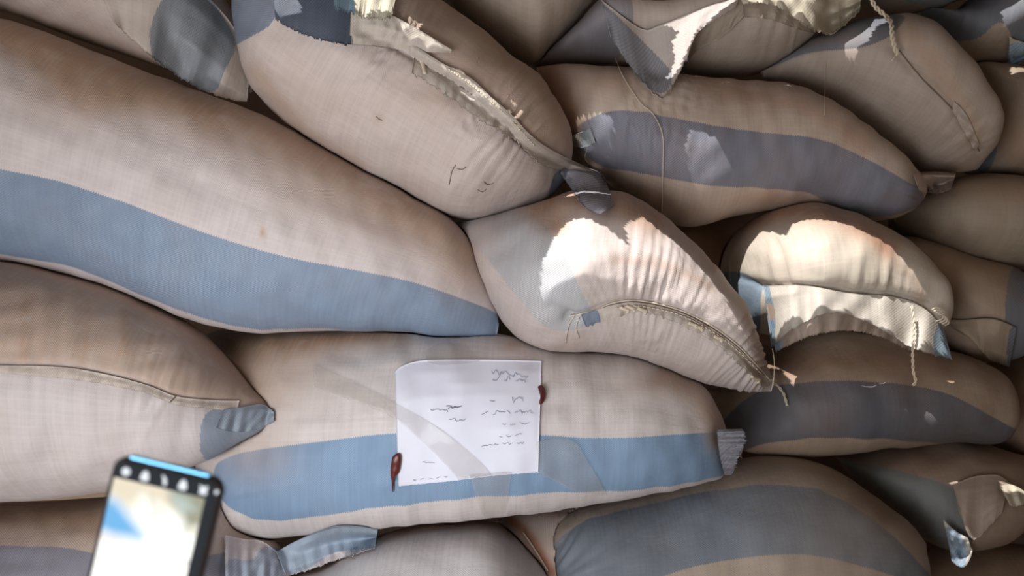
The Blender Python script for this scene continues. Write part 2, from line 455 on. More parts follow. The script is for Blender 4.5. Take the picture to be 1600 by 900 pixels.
def thread(key, pts, lift, rad=0.0009, name='loose_thread', keys=None, twisted=False, default=None, wob=0.0006, label=None, mat=None, hang=False):
    """thread laid along pixels on (or hanging in front of) the sacks"""
    S = SACKS[key]; q = resample(pts, max(12, int(len(polyline(pts)) * 1.2)))
    W = []; last = None
    for x, y in q[:, :2]:
        h = surf_y(x, y, keys or [key], None) if True else None
        if h is None: h = last if last is not None else (default if default is not None else S['yc'] - S['depth'])
        last = h; W.append(h)
    W = np.array(W)
    if hang: W = np.minimum.accumulate(W)
    for _ in range(4): W[1:-1] = np.minimum(W[1:-1], (W[:-2] + W[1:-1] + W[2:]) / 3)
    pw = [P(x, y, yy - lift - abs(wob) * random.random()) for (x, y), yy in zip(q[:, :2], W)]
    m = mat or THREAD
    if not twisted: o = tube(name, pw, rad, m, S['center'], S['obj'])
    else:
        J = ([], [])
        for ph in (0, math.pi):
            pp = []
            for i, p in enumerate(pw):
                tg = (pw[min(i + 1, len(pw) - 1)] - pw[max(i - 1, 0)]).normalized(); a = tg.cross(Vector((0, 1, 0))).normalized(); b = tg.cross(a)
                t = i * 0.9 + ph; pp.append(p + (a * math.cos(t) + b * math.sin(t)) * rad * 1.2)
            tube('', pp, rad, m, None, join=J)
        o = mesh_obj(name, np.array([tuple(v) for v in J[0]]), J[1], m, S['center'], S['obj'], quads=False)
    if label: o['label'] = label
    return o

def stitches(key, pts, lift=0.0015, rad=0.0011, gap=7.0, name='seam_stitching', keys=None):
    """short chain stitches along the sewn mouth, one mesh"""
    S = SACKS[key]; q = resample(pts, max(8, int(np.hypot(*np.diff(resample(pts, 60)[:, :2], axis=0).T).sum() / gap)))
    J = ([], [])
    for i in range(len(q) - 1):
        p, r = q[i], q[i + 1]; c = (p + r) / 2
        a = p + (c - p) * 0.1; b = r - (r - c) * 0.1
        ya = surf_y(a[0], a[1], keys or [key], None); yb = surf_y(b[0], b[1], keys or [key], None)
        if ya is None or yb is None: continue
        yy = min(ya, yb) - lift
        tube('', [P(a[0], a[1], ya - lift), P(c[0], c[1] - 0.8, yy - rad), P(b[0], b[1], yb - lift)], rad, THREAD, None, sides=5, join=J)
    if J[0]: return mesh_obj(name, np.array([tuple(v) for v in J[0]]), J[1], THREAD, S['center'], S['obj'], quads=False)

THREAD = plain('cotton_thread', (0.62, 0.53, 0.42), 0.8, bump=0.0004, scale=400)
DARKTHREAD = plain('dirty_thread', (0.16, 0.12, 0.10), 0.8, bump=0.0004, scale=400)

# ------------------------------------------------------------------ setting
def quad_struct(name, cx, cy, cz, sx, sy, sz, mat):
    V = [(cx + a * sx / 2, cy + b * sy / 2, cz + c * sz / 2) for a in (-1, 1) for b in (-1, 1) for c in (-1, 1)]
    Fq = [(0, 1, 3, 2), (4, 6, 7, 5), (0, 4, 5, 1), (2, 3, 7, 6), (0, 2, 6, 4), (1, 5, 7, 3)]
    o = mesh_obj(name, np.array(V), Fq, mat, (cx, cy, cz), quads=False, smooth=False); o['kind'] = 'structure'; return o
FLOOR = plain('dusty_concrete', (0.42, 0.36, 0.30), 0.9, bump=0.004, scale=14)
WALL = plain('brown_mud_plaster', (0.16, 0.11, 0.08), 0.95, bump=0.006, scale=9)
SUN_MASK = plain('sun_mask_sheet', (0.22, 0.17, 0.14), 0.7, bump=0.003, scale=12)  # for the unseen sheet added to mask the sun
quad_struct('floor', 0.2, -0.6, -0.02, 5.0, 4.6, 0.04, FLOOR)
quad_struct('wall_back', 0.2, 1.35, 1.1, 5.0, 0.1, 2.2, WALL)
quad_struct('wall_right', 2.35, -0.2, 1.1, 0.1, 3.0, 2.2, WALL)

# ------------------------------------------------------------------ sacks
WHITE = woven(base=(0.59, 0.53, 0.53), blue=(0.19, 0.25, 0.345), mottle=.14)
PALE = woven(base=(0.62, 0.57, 0.56), blue=(0.20, 0.30, 0.44), mottle=0.08)
TAN = woven(base=(0.53, 0.43, 0.365), blue=(0.16, 0.18, 0.22), mottle=0.35)
MAUVE = woven(base=(0.55, 0.465, 0.42), blue=(0.19, 0.19, 0.22), twill=0.7, mottle=0.2)
BROWN = woven(base=(0.42, 0.32, 0.245), blue=(0.12, 0.135, 0.16), mottle=0.5)
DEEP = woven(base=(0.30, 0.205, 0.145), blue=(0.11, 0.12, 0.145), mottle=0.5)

make_sack('A', [(-420, 120, -420, 250), (-330, -50, -310, 350), (-150, -15, -170, 385), (0, 25, -40, 403), (110, 62, 60, 416), (220, 108, 150, 438), (320, 146, 240, 472), (400, 175, 310, 501), (480, 215, 390, 519), (560, 264, 470, 519), (640, 306, 550, 517), (700, 340, 620, 518), (738, 385, 690, 522), (762, 440, 735, 526), (774, 480, 762, 528), (779, 508, 776, 528)],
    0.21, 0.21, WHITE, 'largest sack, at the left, with a wide blue stripe curving down to its right corner',
    stripes=[[(-300, 200), (0, 265), (60, 276), (100, 285), (200, 318), (300, 358), (400, 390), (500, 413), (600, 430), (660, 445), (710, 462), (790, 493), (800, 540), (776, 530), (700, 524), (600, 517), (450, 516), (370, 512), (300, 490), (220, 460), (150, 430), (100, 412), (0, 397), (-300, 370)]],
    dirt=[('l', [(-100, 20), (0, 50), (100, 85), (200, 130), (330, 175)], 34, 0.9), ('l', [(330, 150), (420, 205), (520, 262), (600, 305), (700, 375), (730, 410)], 48, 0.75), ('l', [(30, 60), (90, 110), (130, 150), (190, 150)], 26, 0.7), ('g', 130, 140, 110, 55, .45), ('g', 590, 330, 120, 60, .3), ('l', [(100, 130), (300, 190), (450, 290)], 60, .18), ('g', 411, 364, 5, 8, 0.9)],
    lumps=0.004, seed=11, creases=[([(120, 420), (250, 380), (330, 360)], 14, -0.002), ([(60, 400), (100, 330)], 12, 0.0015)])

make_sack('D', [(-300, 560, -300, 640), (-240, 470, -250, 740), (-140, 430, -150, 786), (0, 411, 0, 784), (90, 428, 90, 780), (170, 450, 165, 772), (230, 478, 225, 760), (290, 512, 285, 738), (335, 555, 335, 716), (380, 600, 375, 692), (412, 628, 405, 674), (430, 648, 426, 656)],
    [.17, .17, .17, .15], 0.21, woven(base=(0.57, 0.515, 0.51), blue=(0.25, 0.29, 0.35), mottle=0.15), 'sack at left edge with brown dusty top and a folded seam above its pale side',
    stripes=[[(312, 640), (375, 636), (440, 632), (440, 670), (312, 740)]],
    dirt=[('p', [(-300, 380), (-300, 568), (0, 568), (100, 571), (170, 583), (230, 600), (275, 618), (330, 624), (450, 640), (450, 380)], 6, 0.72), ('l', [(40, 470), (36, 560)], 6, .6), ('l', [(190, 480), (195, 550)], 8, .5), ('l', [(138, 470), (134, 560)], 6, .4), ('l', [(238, 520), (235, 570)], 7, .5), ('l', [(0, 575), (120, 585), (230, 608)], 6, .25)],
    gathers=[([(0, 570), (100, 572), (170, 585), (230, 600), (275, 618), (330, 625), (400, 630)], 60, 0.02, 0.0022, 0.004, 0)], seed=13)

make_sack('T', [(-320, -160, -320, -80), (-250, -250, -260, -45), (-100, -260, -110, 0), (0, -255, 0, 27), (120, -220, 105, 63), (230, -160, 220, 100), (300, -90, 300, 130), (345, -20, 345, 150), (378, 40, 375, 157), (396, 95, 394, 142)],
    0.24, 0.2, woven(base=(0.54, 0.46, 0.43), mottle=.2), 'pale top left corner sack with a ragged blue and cream flap at its end',
    dirt=[('l', [(0, 20), (110, 55), (230, 95), (330, 140)], 16, 0.5), ('g', 390, 50, 20, 50, .5)], gathers=[([(170, -30), (250, 0), (330, 60), (385, 140)], 50, .02, .003, .003, 0)], seed=17)

make_sack('B', [(388, -90, 376, -40), (455, -105, 384, 25), (540, -92, 392, 95), (620, -45, 412, 158), (680, -5, 480, 216), (745, 42, 570, 271), (800, 85, 645, 309), (845, 118, 705, 338), (872, 155, 765, 341), (888, 195, 825, 324), (895, 225, 865, 302), (893, 250, 886, 275)],
    0.23, 0.25, woven(base=(0.53, 0.455, 0.43), blue=(0.17, 0.20, 0.26), mottle=.18), 'end-on sack whose sewn mouth runs diagonally down to a grey ear',
    stripes=[[(300, -90), (455, -90), (436, 10), (430, 30), (404, 52), (330, 90)], [(905, 255), (866, 272), (856, 300), (862, 320), (900, 300)]],
    dirt=[('p', [(600, -60), (640, 60), (700, 105), (760, 150), (800, 195), (850, 240), (950, 250), (900, 100), (700, -60)], 16, 0.55), ('l', [(720, 20), (800, 90), (860, 140), (885, 200)], 26, .5), ('l', [(395, 110), (470, 200), (560, 262)], 14, .5), ('g', 690, 150, 60, 40, .4), ('g', 590, 185, 8, 8, .5), ('g', 520, 150, 60, 40, .1)],
    gathers=[([(560, 40), (640, 80), (700, 118), (740, 150), (790, 195), (840, 238), (890, 262)], 70, 0.045, 0.0050, 0.010, 0)], seed=19, step=3.0)

make_sack('N', [(285, 620, 318, 680), (300, 560, 335, 730), (330, 520, 345, 775), (380, 517, 365, 815), (440, 514, 400, 838), (520, 512, 490, 838), (600, 513, 580, 828), (680, 516, 670, 816), (760, 520, 760, 809), (840, 536, 840, 801), (910, 547, 910, 791), (980, 553, 980, 777), (1045, 575, 1040, 764), (1095, 602, 1090, 753), (1122, 640, 1120, 746), (1138, 680, 1136, 736)],
    [.50, .35, .25, .23, .23, .24], 0.2, PALE, 'pale sack with a blue stripe that carries the taped white note',
    stripes=[[(330, 730), (358, 712), (400, 703), (500, 690), (620, 675), (740, 676), (850, 680), (940, 686), (1050, 680), (1120, 675), (1160, 674), (1160, 735), (1135, 741), (1050, 757), (950, 770), (850, 772), (700, 781), (560, 797), (460, 812), (400, 812), (360, 795), (340, 770)]],
    dirt=[('g', 365, 610, 75, 80, .9), ('l', [(360, 540), (450, 535), (540, 524), (620, 520)], 24, .95), ('g', 450, 570, 70, 60, .5), ('l', [(1040, 585), (1095, 622), (1116, 660), (1120, 690)], 18, .7), ('g', 1010, 600, 60, 25, .3), ('g', 400, 720, 60, 40, .35), ('g', 800, 540, 20, 10, .6)],
    gathers=[([(355, 640), (352, 720), (362, 800)], 60, .02, .002, .0, 0)], seed=23)

make_sack('C', [(704, 352, 708, 360), (733, 344, 745, 420), (790, 333, 775, 485), (850, 312, 812, 530), (905, 298, 860, 547), (960, 300, 920, 547), (1010, 325, 975, 554), (1050, 358, 1025, 569), (1090, 398, 1070, 589), (1130, 452, 1115, 603), (1162, 510, 1150, 609), (1190, 560, 1180, 611), (1208, 592, 1205, 610)],
    [.29, .23, .23, .23, .23], 0.25, woven(base=(0.55, 0.48, 0.46), blue=(0.40, 0.40, 0.42), dust_shade=(0.40, 0.25, 0.17), twill=0.8, mottle=.15), 'half sunlit sack in the middle of the stack, its stitched mouth curving over the front',
    stripes=[[(690, 340), (835, 322), (868, 375), (893, 420), (915, 470), (932, 500), (900, 520), (855, 515), (812, 474), (780, 425), (745, 385)]],
    dirt=[('l', [(840, 325), (900, 310), (965, 320), (1020, 345)], 26, .9), ('g', 868, 350, 20, 20, .8), ('g', 740, 372, 40, 30, .4), ('l', [(960, 405), (1030, 415), (1110, 450)], 8, .45), ('l', [(1100, 400), (1180, 520), (1200, 590)], 10, .4), ('g', 880, 540, 40, 8, .3)],
    gathers=[([(885, 500), (915, 497), (960, 480), (1000, 477), (1060, 490), (1110, 515), (1150, 545), (1180, 575), (1205, 600)], 95, 0.045, 0.0042, 0.008, 0)],
    creases=[([(1000, 400), (1080, 440), (1150, 520)], 30, 0.004), ([(860, 480), (885, 492), (895, 505)], 7, -0.006)], seed=29, step=3.0)

make_sack('G', [(838, 107, 868, 180), (855, 103, 885, 215), (885, 101, 915, 255), (925, 103, 955, 285), (970, 107, 1000, 320), (1020, 112, 1040, 343), (1080, 122, 1085, 353), (1140, 124, 1140, 339), (1200, 128, 1205, 327), (1260, 148, 1258, 321), (1320, 183, 1310, 336), (1370, 220, 1350, 345), (1410, 252, 1390, 343), (1440, 282, 1425, 328), (1447, 298, 1442, 312)],
    0.34, 0.17, woven(base=(0.47, 0.38, 0.32), blue=(0.17, 0.175, 0.215), dust_shade=(0.40, 0.23, 0.15), mottle=.25), 'long dark grey striped sack with a small pale ear at its right tip',
    stripes=[[(880, 215), (903, 196), (930, 180), (960, 172), (1010, 174), (1050, 185), (1120, 198), (1200, 208), (1280, 215), (1350, 245), (1400, 272), (1450, 305), (1440, 325), (1360, 345), (1310, 325), (1260, 297), (1200, 296), (1100, 290), (1000, 270), (940, 262), (905, 237)]],
    dirt=[('l', [(850, 120), (880, 170), (885, 210)], 24, .85), ('g', 960, 125, 60, 25, .35), ('l', [(1100, 135), (1250, 165), (1350, 225)], 16, .45), ('g', 1200, 310, 60, 12, .5)],
    gathers=[([(960, 176), (1040, 184), (1120, 198)], 75, .05, .003, .0, 0), ([(1447, 290), (1440, 315)], 60, .05, .002, .0, 0)], seed=31)

make_sack('E', [(640, -180, 660, -60), (690, -240, 715, 18), (770, -260, 780, 72), (830, -255, 832, 99), (880, -220, 865, 73), (915, -160, 898, 40), (945, -90, 930, -5)],
    0.33, 0.2, woven(base=(0.44, 0.37, 0.31), mottle=.2), 'plain beige sack bulging down from the top edge, left of the torn sunlit flap', dirt=[('g', 830, 90, 50, 25, .3)], seed=37)

make_sack('F', [(822, 94, 830, 103), (850, 82, 862, 106), (888, 46, 898, 109), (935, -8, 950, 111), (1005, 0, 1020, 115), (1080, -15, 1090, 121), (1150, -32, 1150, 122), (1205, -30, 1205, 115), (1245, -20, 1250, 88), (1278, 0, 1280, 50), (1290, 20, 1290, 32)],
    0.38, 0.2, woven(base=(0.44, 0.375, 0.325), blue=(0.20, 0.19, 0.21), mottle=.2), 'shaded sack lying behind and below the torn sunlit flap at the top',
    stripes=[[(820, 110), (840, 60), (900, -60), (960, -100), (1000, 40), (960, 112)]], dirt=[('g', 900, 100, 80, 14, .5)],
    gathers=[([(1080, 20), (1180, 0), (1270, 20)], 90, .025, .003, .0, 0)], seed=41)

make_sack('F2', [(925, -150, 935, -70), (955, -180, 962, 8), (1005, -190, 1005, 42), (1060, -195, 1060, 34), (1110, -200, 1110, 13), (1160, -200, 1170, 2), (1240, -190, 1245, 0), (1310, -150, 1310, -40)],
    0.31, 0.2, woven(base=(0.45, 0.38, 0.335), blue=(0.2, 0.2, 0.23), mottle=.2), 'sack at the top edge whose torn white hem flap hangs down in the sun',
    stripes=[[(985, -200), (985, 30), (1010, 45), (1015, -200)]], dirt=[('g', 950, 0, 30, 20, .8), ('g', 1080, 10, 50, 8, .4)], seed=43)

make_sack('H', [(1188, 106, 1192, 119), (1225, 78, 1225, 133), (1265, 55, 1265, 151), (1320, 30, 1300, 173), (1370, 18, 1340, 201), (1410, 25, 1375, 226), (1445, 60, 1405, 249), (1475, 95, 1435, 267), (1500, 130, 1465, 274), (1520, 170, 1495, 274), (1533, 210, 1515, 269), (1537, 240, 1529, 262)],
    0.40, 0.2, woven(base=(0.40, 0.335, 0.29), blue=(0.14, 0.15, 0.175), mottle=.2), 'sack at upper right with a twisted cord hanging over its sunlit grey corner',
    stripes=[[(1180, 100), (1250, 20), (1420, 20), (1405, 45), (1370, 68), (1330, 78), (1255, 80), (1200, 110)]],
    dirt=[('l', [(1420, 50), (1480, 130), (1520, 210)], 18, .5), ('g', 1300, 60, 60, 16, .3), ('l', [(1280, 160), (1380, 220)], 10, .4)],
    gathers=[([(1400, 78), (1440, 125), (1480, 165), (1505, 195), (1530, 235)], 40, .03, .0025, .006, 0)], seed=47)

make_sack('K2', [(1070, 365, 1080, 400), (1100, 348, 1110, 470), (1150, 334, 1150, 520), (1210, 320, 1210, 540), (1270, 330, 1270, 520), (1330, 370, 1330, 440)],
    0.56, 0.13, woven(base=(0.40, 0.27, 0.19), dust_shade=(0.34, 0.18, 0.11), mottle=.4), 'rust brown sack in the gap between the two sunlit sacks', dirt=[('g', 1150, 380, 200, 200, .6)], seed=53)

make_sack('K', [(1138, 418, 1140, 440), (1146, 388, 1152, 484), (1172, 350, 1180, 515), (1205, 328, 1210, 525), (1240, 320, 1245, 522), (1285, 325, 1290, 515), (1330, 343, 1330, 515), (1375, 370, 1375, 522), (1410, 403, 1412, 528), (1438, 445, 1440, 522), (1452, 485, 1455, 512)],
    0.36, 0.24, woven(base=(0.53, 0.47, 0.40), blue=(0.20, 0.26, 0.33), dust_shade=(0.36, 0.19, 0.12), mottle=.12), 'brightly sunlit sack at right of centre with a pleated white hem flap along its front',
    stripes=[[(1120, 425), (1150, 423), (1172, 430), (1186, 450), (1190, 500), (1180, 540), (1130, 540)]],
    dirt=[('l', [(1150, 350), (1240, 330), (1320, 345), (1390, 385)], 20, .85), ('l', [(1370, 375), (1430, 440), (1445, 480)], 10, .3)],
    gathers=[([(1190, 448), (1260, 450), (1330, 458), (1390, 465), (1450, 480)], 60, .025, .0035, .008, -1)],
    creases=[([(1208, 372), (1222, 402), (1226, 440)], 6, -0.005), ([(1150, 432), (1185, 446)], 6, -.006)], seed=59)

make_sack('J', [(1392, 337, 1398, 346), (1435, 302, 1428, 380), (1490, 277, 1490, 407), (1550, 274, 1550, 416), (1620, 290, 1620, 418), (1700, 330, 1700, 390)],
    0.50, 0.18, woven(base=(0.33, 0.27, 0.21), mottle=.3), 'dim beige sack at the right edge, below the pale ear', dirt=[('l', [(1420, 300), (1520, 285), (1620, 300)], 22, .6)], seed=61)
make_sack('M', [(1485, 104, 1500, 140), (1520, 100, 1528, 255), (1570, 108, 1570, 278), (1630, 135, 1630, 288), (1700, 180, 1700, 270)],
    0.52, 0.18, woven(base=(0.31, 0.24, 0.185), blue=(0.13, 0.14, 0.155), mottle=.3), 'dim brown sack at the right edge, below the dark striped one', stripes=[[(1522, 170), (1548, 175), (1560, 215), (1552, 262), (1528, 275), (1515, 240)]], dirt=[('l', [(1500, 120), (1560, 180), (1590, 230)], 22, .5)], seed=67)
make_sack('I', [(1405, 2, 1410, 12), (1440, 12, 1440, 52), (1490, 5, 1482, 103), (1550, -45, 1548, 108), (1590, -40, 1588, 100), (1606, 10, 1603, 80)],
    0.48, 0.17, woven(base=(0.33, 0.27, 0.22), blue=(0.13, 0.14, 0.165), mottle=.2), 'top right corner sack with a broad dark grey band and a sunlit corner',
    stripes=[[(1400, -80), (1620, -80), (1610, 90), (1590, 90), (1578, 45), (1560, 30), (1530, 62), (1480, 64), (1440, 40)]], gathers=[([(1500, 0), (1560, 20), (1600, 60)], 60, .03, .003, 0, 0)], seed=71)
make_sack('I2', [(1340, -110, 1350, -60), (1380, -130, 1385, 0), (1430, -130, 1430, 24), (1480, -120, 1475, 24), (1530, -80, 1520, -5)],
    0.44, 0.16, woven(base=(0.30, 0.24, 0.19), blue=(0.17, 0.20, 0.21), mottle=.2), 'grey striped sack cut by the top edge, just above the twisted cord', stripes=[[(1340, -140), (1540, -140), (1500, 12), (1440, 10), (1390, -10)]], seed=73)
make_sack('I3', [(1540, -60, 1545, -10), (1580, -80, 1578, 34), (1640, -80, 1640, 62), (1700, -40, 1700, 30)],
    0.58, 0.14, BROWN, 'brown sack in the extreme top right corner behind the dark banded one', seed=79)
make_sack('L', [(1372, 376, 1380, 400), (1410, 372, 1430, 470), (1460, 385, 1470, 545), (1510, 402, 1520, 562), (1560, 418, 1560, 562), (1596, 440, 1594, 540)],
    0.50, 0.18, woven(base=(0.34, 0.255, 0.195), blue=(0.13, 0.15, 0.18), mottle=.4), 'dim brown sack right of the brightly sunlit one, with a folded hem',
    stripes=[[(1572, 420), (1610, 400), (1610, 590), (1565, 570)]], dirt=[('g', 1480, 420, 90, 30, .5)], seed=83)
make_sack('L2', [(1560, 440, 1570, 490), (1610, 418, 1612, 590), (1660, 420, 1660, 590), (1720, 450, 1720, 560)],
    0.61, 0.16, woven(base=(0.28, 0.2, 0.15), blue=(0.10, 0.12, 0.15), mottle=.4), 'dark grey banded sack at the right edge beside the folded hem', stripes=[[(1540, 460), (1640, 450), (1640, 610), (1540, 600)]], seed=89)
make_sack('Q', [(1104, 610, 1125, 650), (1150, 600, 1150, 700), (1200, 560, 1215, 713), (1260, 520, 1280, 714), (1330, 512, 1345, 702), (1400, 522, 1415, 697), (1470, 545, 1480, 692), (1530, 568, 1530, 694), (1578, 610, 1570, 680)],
    0.44, 0.19, woven(base=(0.33, 0.25, 0.19), blue=(0.105, 0.105, 0.12), dust_shade=(0.22, 0.12, 0.075), mottle=.4), 'shadowed sack with a nearly black stripe, below the pleated white hem',
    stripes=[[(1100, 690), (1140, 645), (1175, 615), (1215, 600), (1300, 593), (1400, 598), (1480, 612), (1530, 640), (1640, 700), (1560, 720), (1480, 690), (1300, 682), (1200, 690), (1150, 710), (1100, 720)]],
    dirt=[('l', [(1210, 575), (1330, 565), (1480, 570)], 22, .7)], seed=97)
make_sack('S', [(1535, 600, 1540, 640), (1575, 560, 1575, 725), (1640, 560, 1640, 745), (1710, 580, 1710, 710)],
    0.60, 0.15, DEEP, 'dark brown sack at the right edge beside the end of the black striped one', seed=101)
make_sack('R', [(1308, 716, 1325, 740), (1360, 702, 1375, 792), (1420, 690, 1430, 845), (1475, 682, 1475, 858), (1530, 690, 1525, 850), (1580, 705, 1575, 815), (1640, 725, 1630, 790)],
    0.50, 0.17, woven(base=(0.34, 0.25, 0.19), blue=(0.20, 0.21, 0.205), dust_shade=(0.24, 0.15, 0.10), mottle=.4), 'brown lower right sack with a faded grey band and sunlit scraps of flap',
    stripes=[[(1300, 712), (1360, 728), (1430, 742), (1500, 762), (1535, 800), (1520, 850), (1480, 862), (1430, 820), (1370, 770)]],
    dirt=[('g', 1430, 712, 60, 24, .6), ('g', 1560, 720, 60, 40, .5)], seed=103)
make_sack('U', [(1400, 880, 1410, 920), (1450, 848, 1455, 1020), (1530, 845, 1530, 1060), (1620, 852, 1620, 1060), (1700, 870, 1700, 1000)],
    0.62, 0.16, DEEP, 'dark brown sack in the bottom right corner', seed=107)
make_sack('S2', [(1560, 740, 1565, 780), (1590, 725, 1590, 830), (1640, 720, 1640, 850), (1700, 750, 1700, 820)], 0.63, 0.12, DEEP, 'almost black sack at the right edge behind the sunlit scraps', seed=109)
make_sack('V', [(772, 808, 776, 830), (815, 794, 820, 900), (865, 788, 862, 960), (915, 786, 905, 960), (950, 792, 940, 900)],
    0.40, 0.15, woven(base=(0.60, 0.49, 0.43), dust_shade=(0.32, 0.13, 0.07), mottle=.2), 'tan sack with a rust red stain line, squeezed between the two bottom sacks',
    dirt=[('l', [(798, 812), (822, 832), (840, 860), (862, 895)], 10, 1.0), ('g', 868, 803, 24, 10, .7)], seed=113)
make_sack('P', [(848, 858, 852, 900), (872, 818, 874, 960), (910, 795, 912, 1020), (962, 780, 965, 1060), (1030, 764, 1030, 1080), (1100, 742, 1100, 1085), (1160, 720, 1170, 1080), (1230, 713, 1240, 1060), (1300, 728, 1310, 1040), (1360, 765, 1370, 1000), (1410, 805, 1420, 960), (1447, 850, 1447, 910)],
    0.33, 0.21, woven(base=(0.46, 0.37, 0.305), blue=(0.185, 0.21, 0.25), dust_shade=(0.25, 0.19, 0.14), mottle=.3), 'bottom sack right of centre with a very wide dull blue stripe',
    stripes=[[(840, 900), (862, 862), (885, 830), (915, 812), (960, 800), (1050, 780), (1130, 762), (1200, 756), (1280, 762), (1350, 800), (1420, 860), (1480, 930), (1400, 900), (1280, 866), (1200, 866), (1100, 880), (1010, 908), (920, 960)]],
    dirt=[('l', [(1120, 745), (1200, 730), (1290, 745), (1380, 800)], 22, .7), ('g', 1330, 830, 130, 120, .5)], gathers=[([(850, 880), (880, 905), (900, 960)], 110, .035, .0025, 0, 0)], seed=127)  # broad right-hand patch is shade painted into the colour
make_sack('W', [(455, 905, 462, 930), (510, 880, 520, 990), (570, 843, 580, 1060), (640, 823, 650, 1090), (710, 817, 710, 1095), (765, 816, 770, 1080), (802, 838, 810, 1050), (838, 875, 840, 1000), (858, 908, 856, 950)],
    0.25, 0.21, woven(base=(0.72, 0.69, 0.70), dust_shade=(0.33, 0.17, 0.09), mottle=.08), 'plain pale sack at the bottom edge under the noted one',
    dirt=[('l', [(620, 830), (700, 820), (770, 818), (800, 835)], 7, .9), ('l', [(470, 905), (560, 850), (620, 828)], 16, .6)], seed=131)
make_sack('X', [(-300, 860, -300, 930), (-230, 790, -240, 1010), (-100, 787, -100, 1060), (0, 785, 0, 1080), (90, 781, 90, 1085), (180, 773, 190, 1085), (270, 745, 280, 1075), (335, 735, 355, 1060), (385, 825, 400, 1010), (425, 848, 432, 960), (452, 885, 452, 925)],
    0.25, 0.21, woven(base=(0.52, 0.42, 0.36), blue=(0.25, 0.25, 0.30), mottle=.2), 'brown topped sack in the bottom left corner behind the phone',
    stripes=[[(-300, 850), (0, 852), (110, 855), (180, 875), (260, 880), (420, 850), (480, 870), (480, 1100), (-300, 1100)]],
    dirt=[('l', [(-100, 800), (0, 800), (110, 805), (190, 830)], 26, .8)], seed=137)

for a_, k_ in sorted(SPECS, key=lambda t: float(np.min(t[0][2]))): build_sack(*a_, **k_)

# ------------------------------------------------------------------ flaps, ears, seams and threads
FL = dict(trans=0.22)
FLW = woven(base=(0.60, 0.535, 0.48), blue=(0.20, 0.24, 0.31), mottle=.12, **FL)
FLB = woven(base=(0.56, 0.49, 0.44), blue=(0.085, 0.105, 0.145), mottle=.12, twill=0.3, **FL)
FLD = woven(base=(0.40, 0.33, 0.27), blue=(0.14, 0.15, 0.17), mottle=.3, **FL)

# top left sack
cloth('T', 'hem_flap', [(150, -25), (225, -30), (300, -20), (350, 22), (380, 72), (390, 112)], [(176, 32), (205, 60), (240, 90), (298, 130), (345, 150), (386, 158)], 0.006, 0.012, woven(base=(0.60, 0.53, 0.48), blue=(0.27, 0.295, 0.33), mottle=.1, twill=.25, trans=.15), keys=['T', 'A'], ymode='hang',
      stripes=[[(262, -20), (232, 42), (236, 85), (245, 110), (300, 140), (341, 146), (350, 110), (374, 70), (345, 20), (320, -20)]], wave=0.005, wfreq=.010, jag=2.5, seed=5, cross=.002, label='ragged hem flap, blue in the middle and cream at both ends')
# diagonal sack B
cloth('B', 'torn_flap', [(425, -25), (480, -40), (540, -40), (562, -30)], [(430, 28), (462, 47), (505, 62), (549, 69)], 0.006, 0.016, FLB, stripes=[[(300, -160), (556, -160), (553, 0), (543, 160), (300, 160)]], wave=.0012, wfreq=.01, jag=2.5, seed=6, cross=.0005, label='dark blue torn flap')
cloth('B', 'torn_flap', [(520, -40), (560, -40), (600, -35), (622, -20)], [(522, 8), (560, 22), (590, 28), (612, 24)], 0.022, 0.034, woven(base=(0.62, 0.58, 0.47), blue=(.2, .3, .38), mottle=.1, trans=.2), stripes=[[(500, -60), (545, -60), (560, 40), (500, 40)]], wave=.003, wfreq=.02, jag=4, seed=7, cross=.002, label='crumpled cream scrap of the flap')
cloth('B', 'hem_flap', [(548, 18), (600, 20), (650, 44), (706, 78)], [(546, 69), (600, 74), (650, 80), (704, 82)], 0.020, 0.008, FLW, wave=.0015, wfreq=.012, jag=.6, seed=8, bow=.003, label='wide cream end of the folded hem')
cloth('B', 'hem_flap', [(640, 66), (690, 98), (735, 122), (768, 152), (800, 180), (830, 212), (868, 238), (934, 268)], [(640, 86), (684, 112), (728, 140), (760, 168), (790, 196), (822, 234), (850, 258), (884, 268)], 0.012, 0.006, FLW, wave=.0015, wfreq=.02, jag=1.6, seed=9, keys=['B', 'G'], bow=.004)
cloth('B', 'torn_hem_edge', [(648, 84), (680, 108), (720, 136), (760, 166), (800, 200), (840, 236)], [(644, 112), (672, 128), (702, 148), (752, 186), (800, 214), (842, 244)], 0.002, 0.006, FLW, wave=.003, wfreq=.03, jag=4, seed=10)
cloth('B', 'sack_ear', [(880, 262), (908, 262), (935, 268), (950, 292), (960, 322)], [(876, 270), (886, 285), (900, 305), (918, 326), (938, 334)], 0.015, 0.006, woven(base=(.5, .45, .4), blue=(0.22, 0.21, 0.24), twill=.9, mottle=.05, trans=.1), keys=['B', 'G', 'C'], stripes=[[(850, 240), (990, 240), (990, 350), (850, 350)]], wave=.003, wfreq=.02, jag=1, seed=12, bow=.014, label='grey woven corner ear')
thread('B', [(655, 86), (660, 100), (664, 116)], 0.006, .0035, name='torn_strand')
stitches('B', [(700, 108), (735, 132), (768, 160), (800, 190), (835, 228)], .014, .0012, 5)
MARK = plain('grey_smudge', (0.20, 0.16, 0.14), 0.9, var=.3)
for pts in ([(702, 288), (706, 268), (712, 258)], [(714, 263), (722, 265), (728, 261)], [(746, 296), (754, 300), (760, 295)], [(756, 284), (762, 289), (771, 286)], [(588, 182), (592, 186), (597, 188)]):
    thread('B', pts, 0.0004, .0009, name='ink_smudge', mat=MARK)
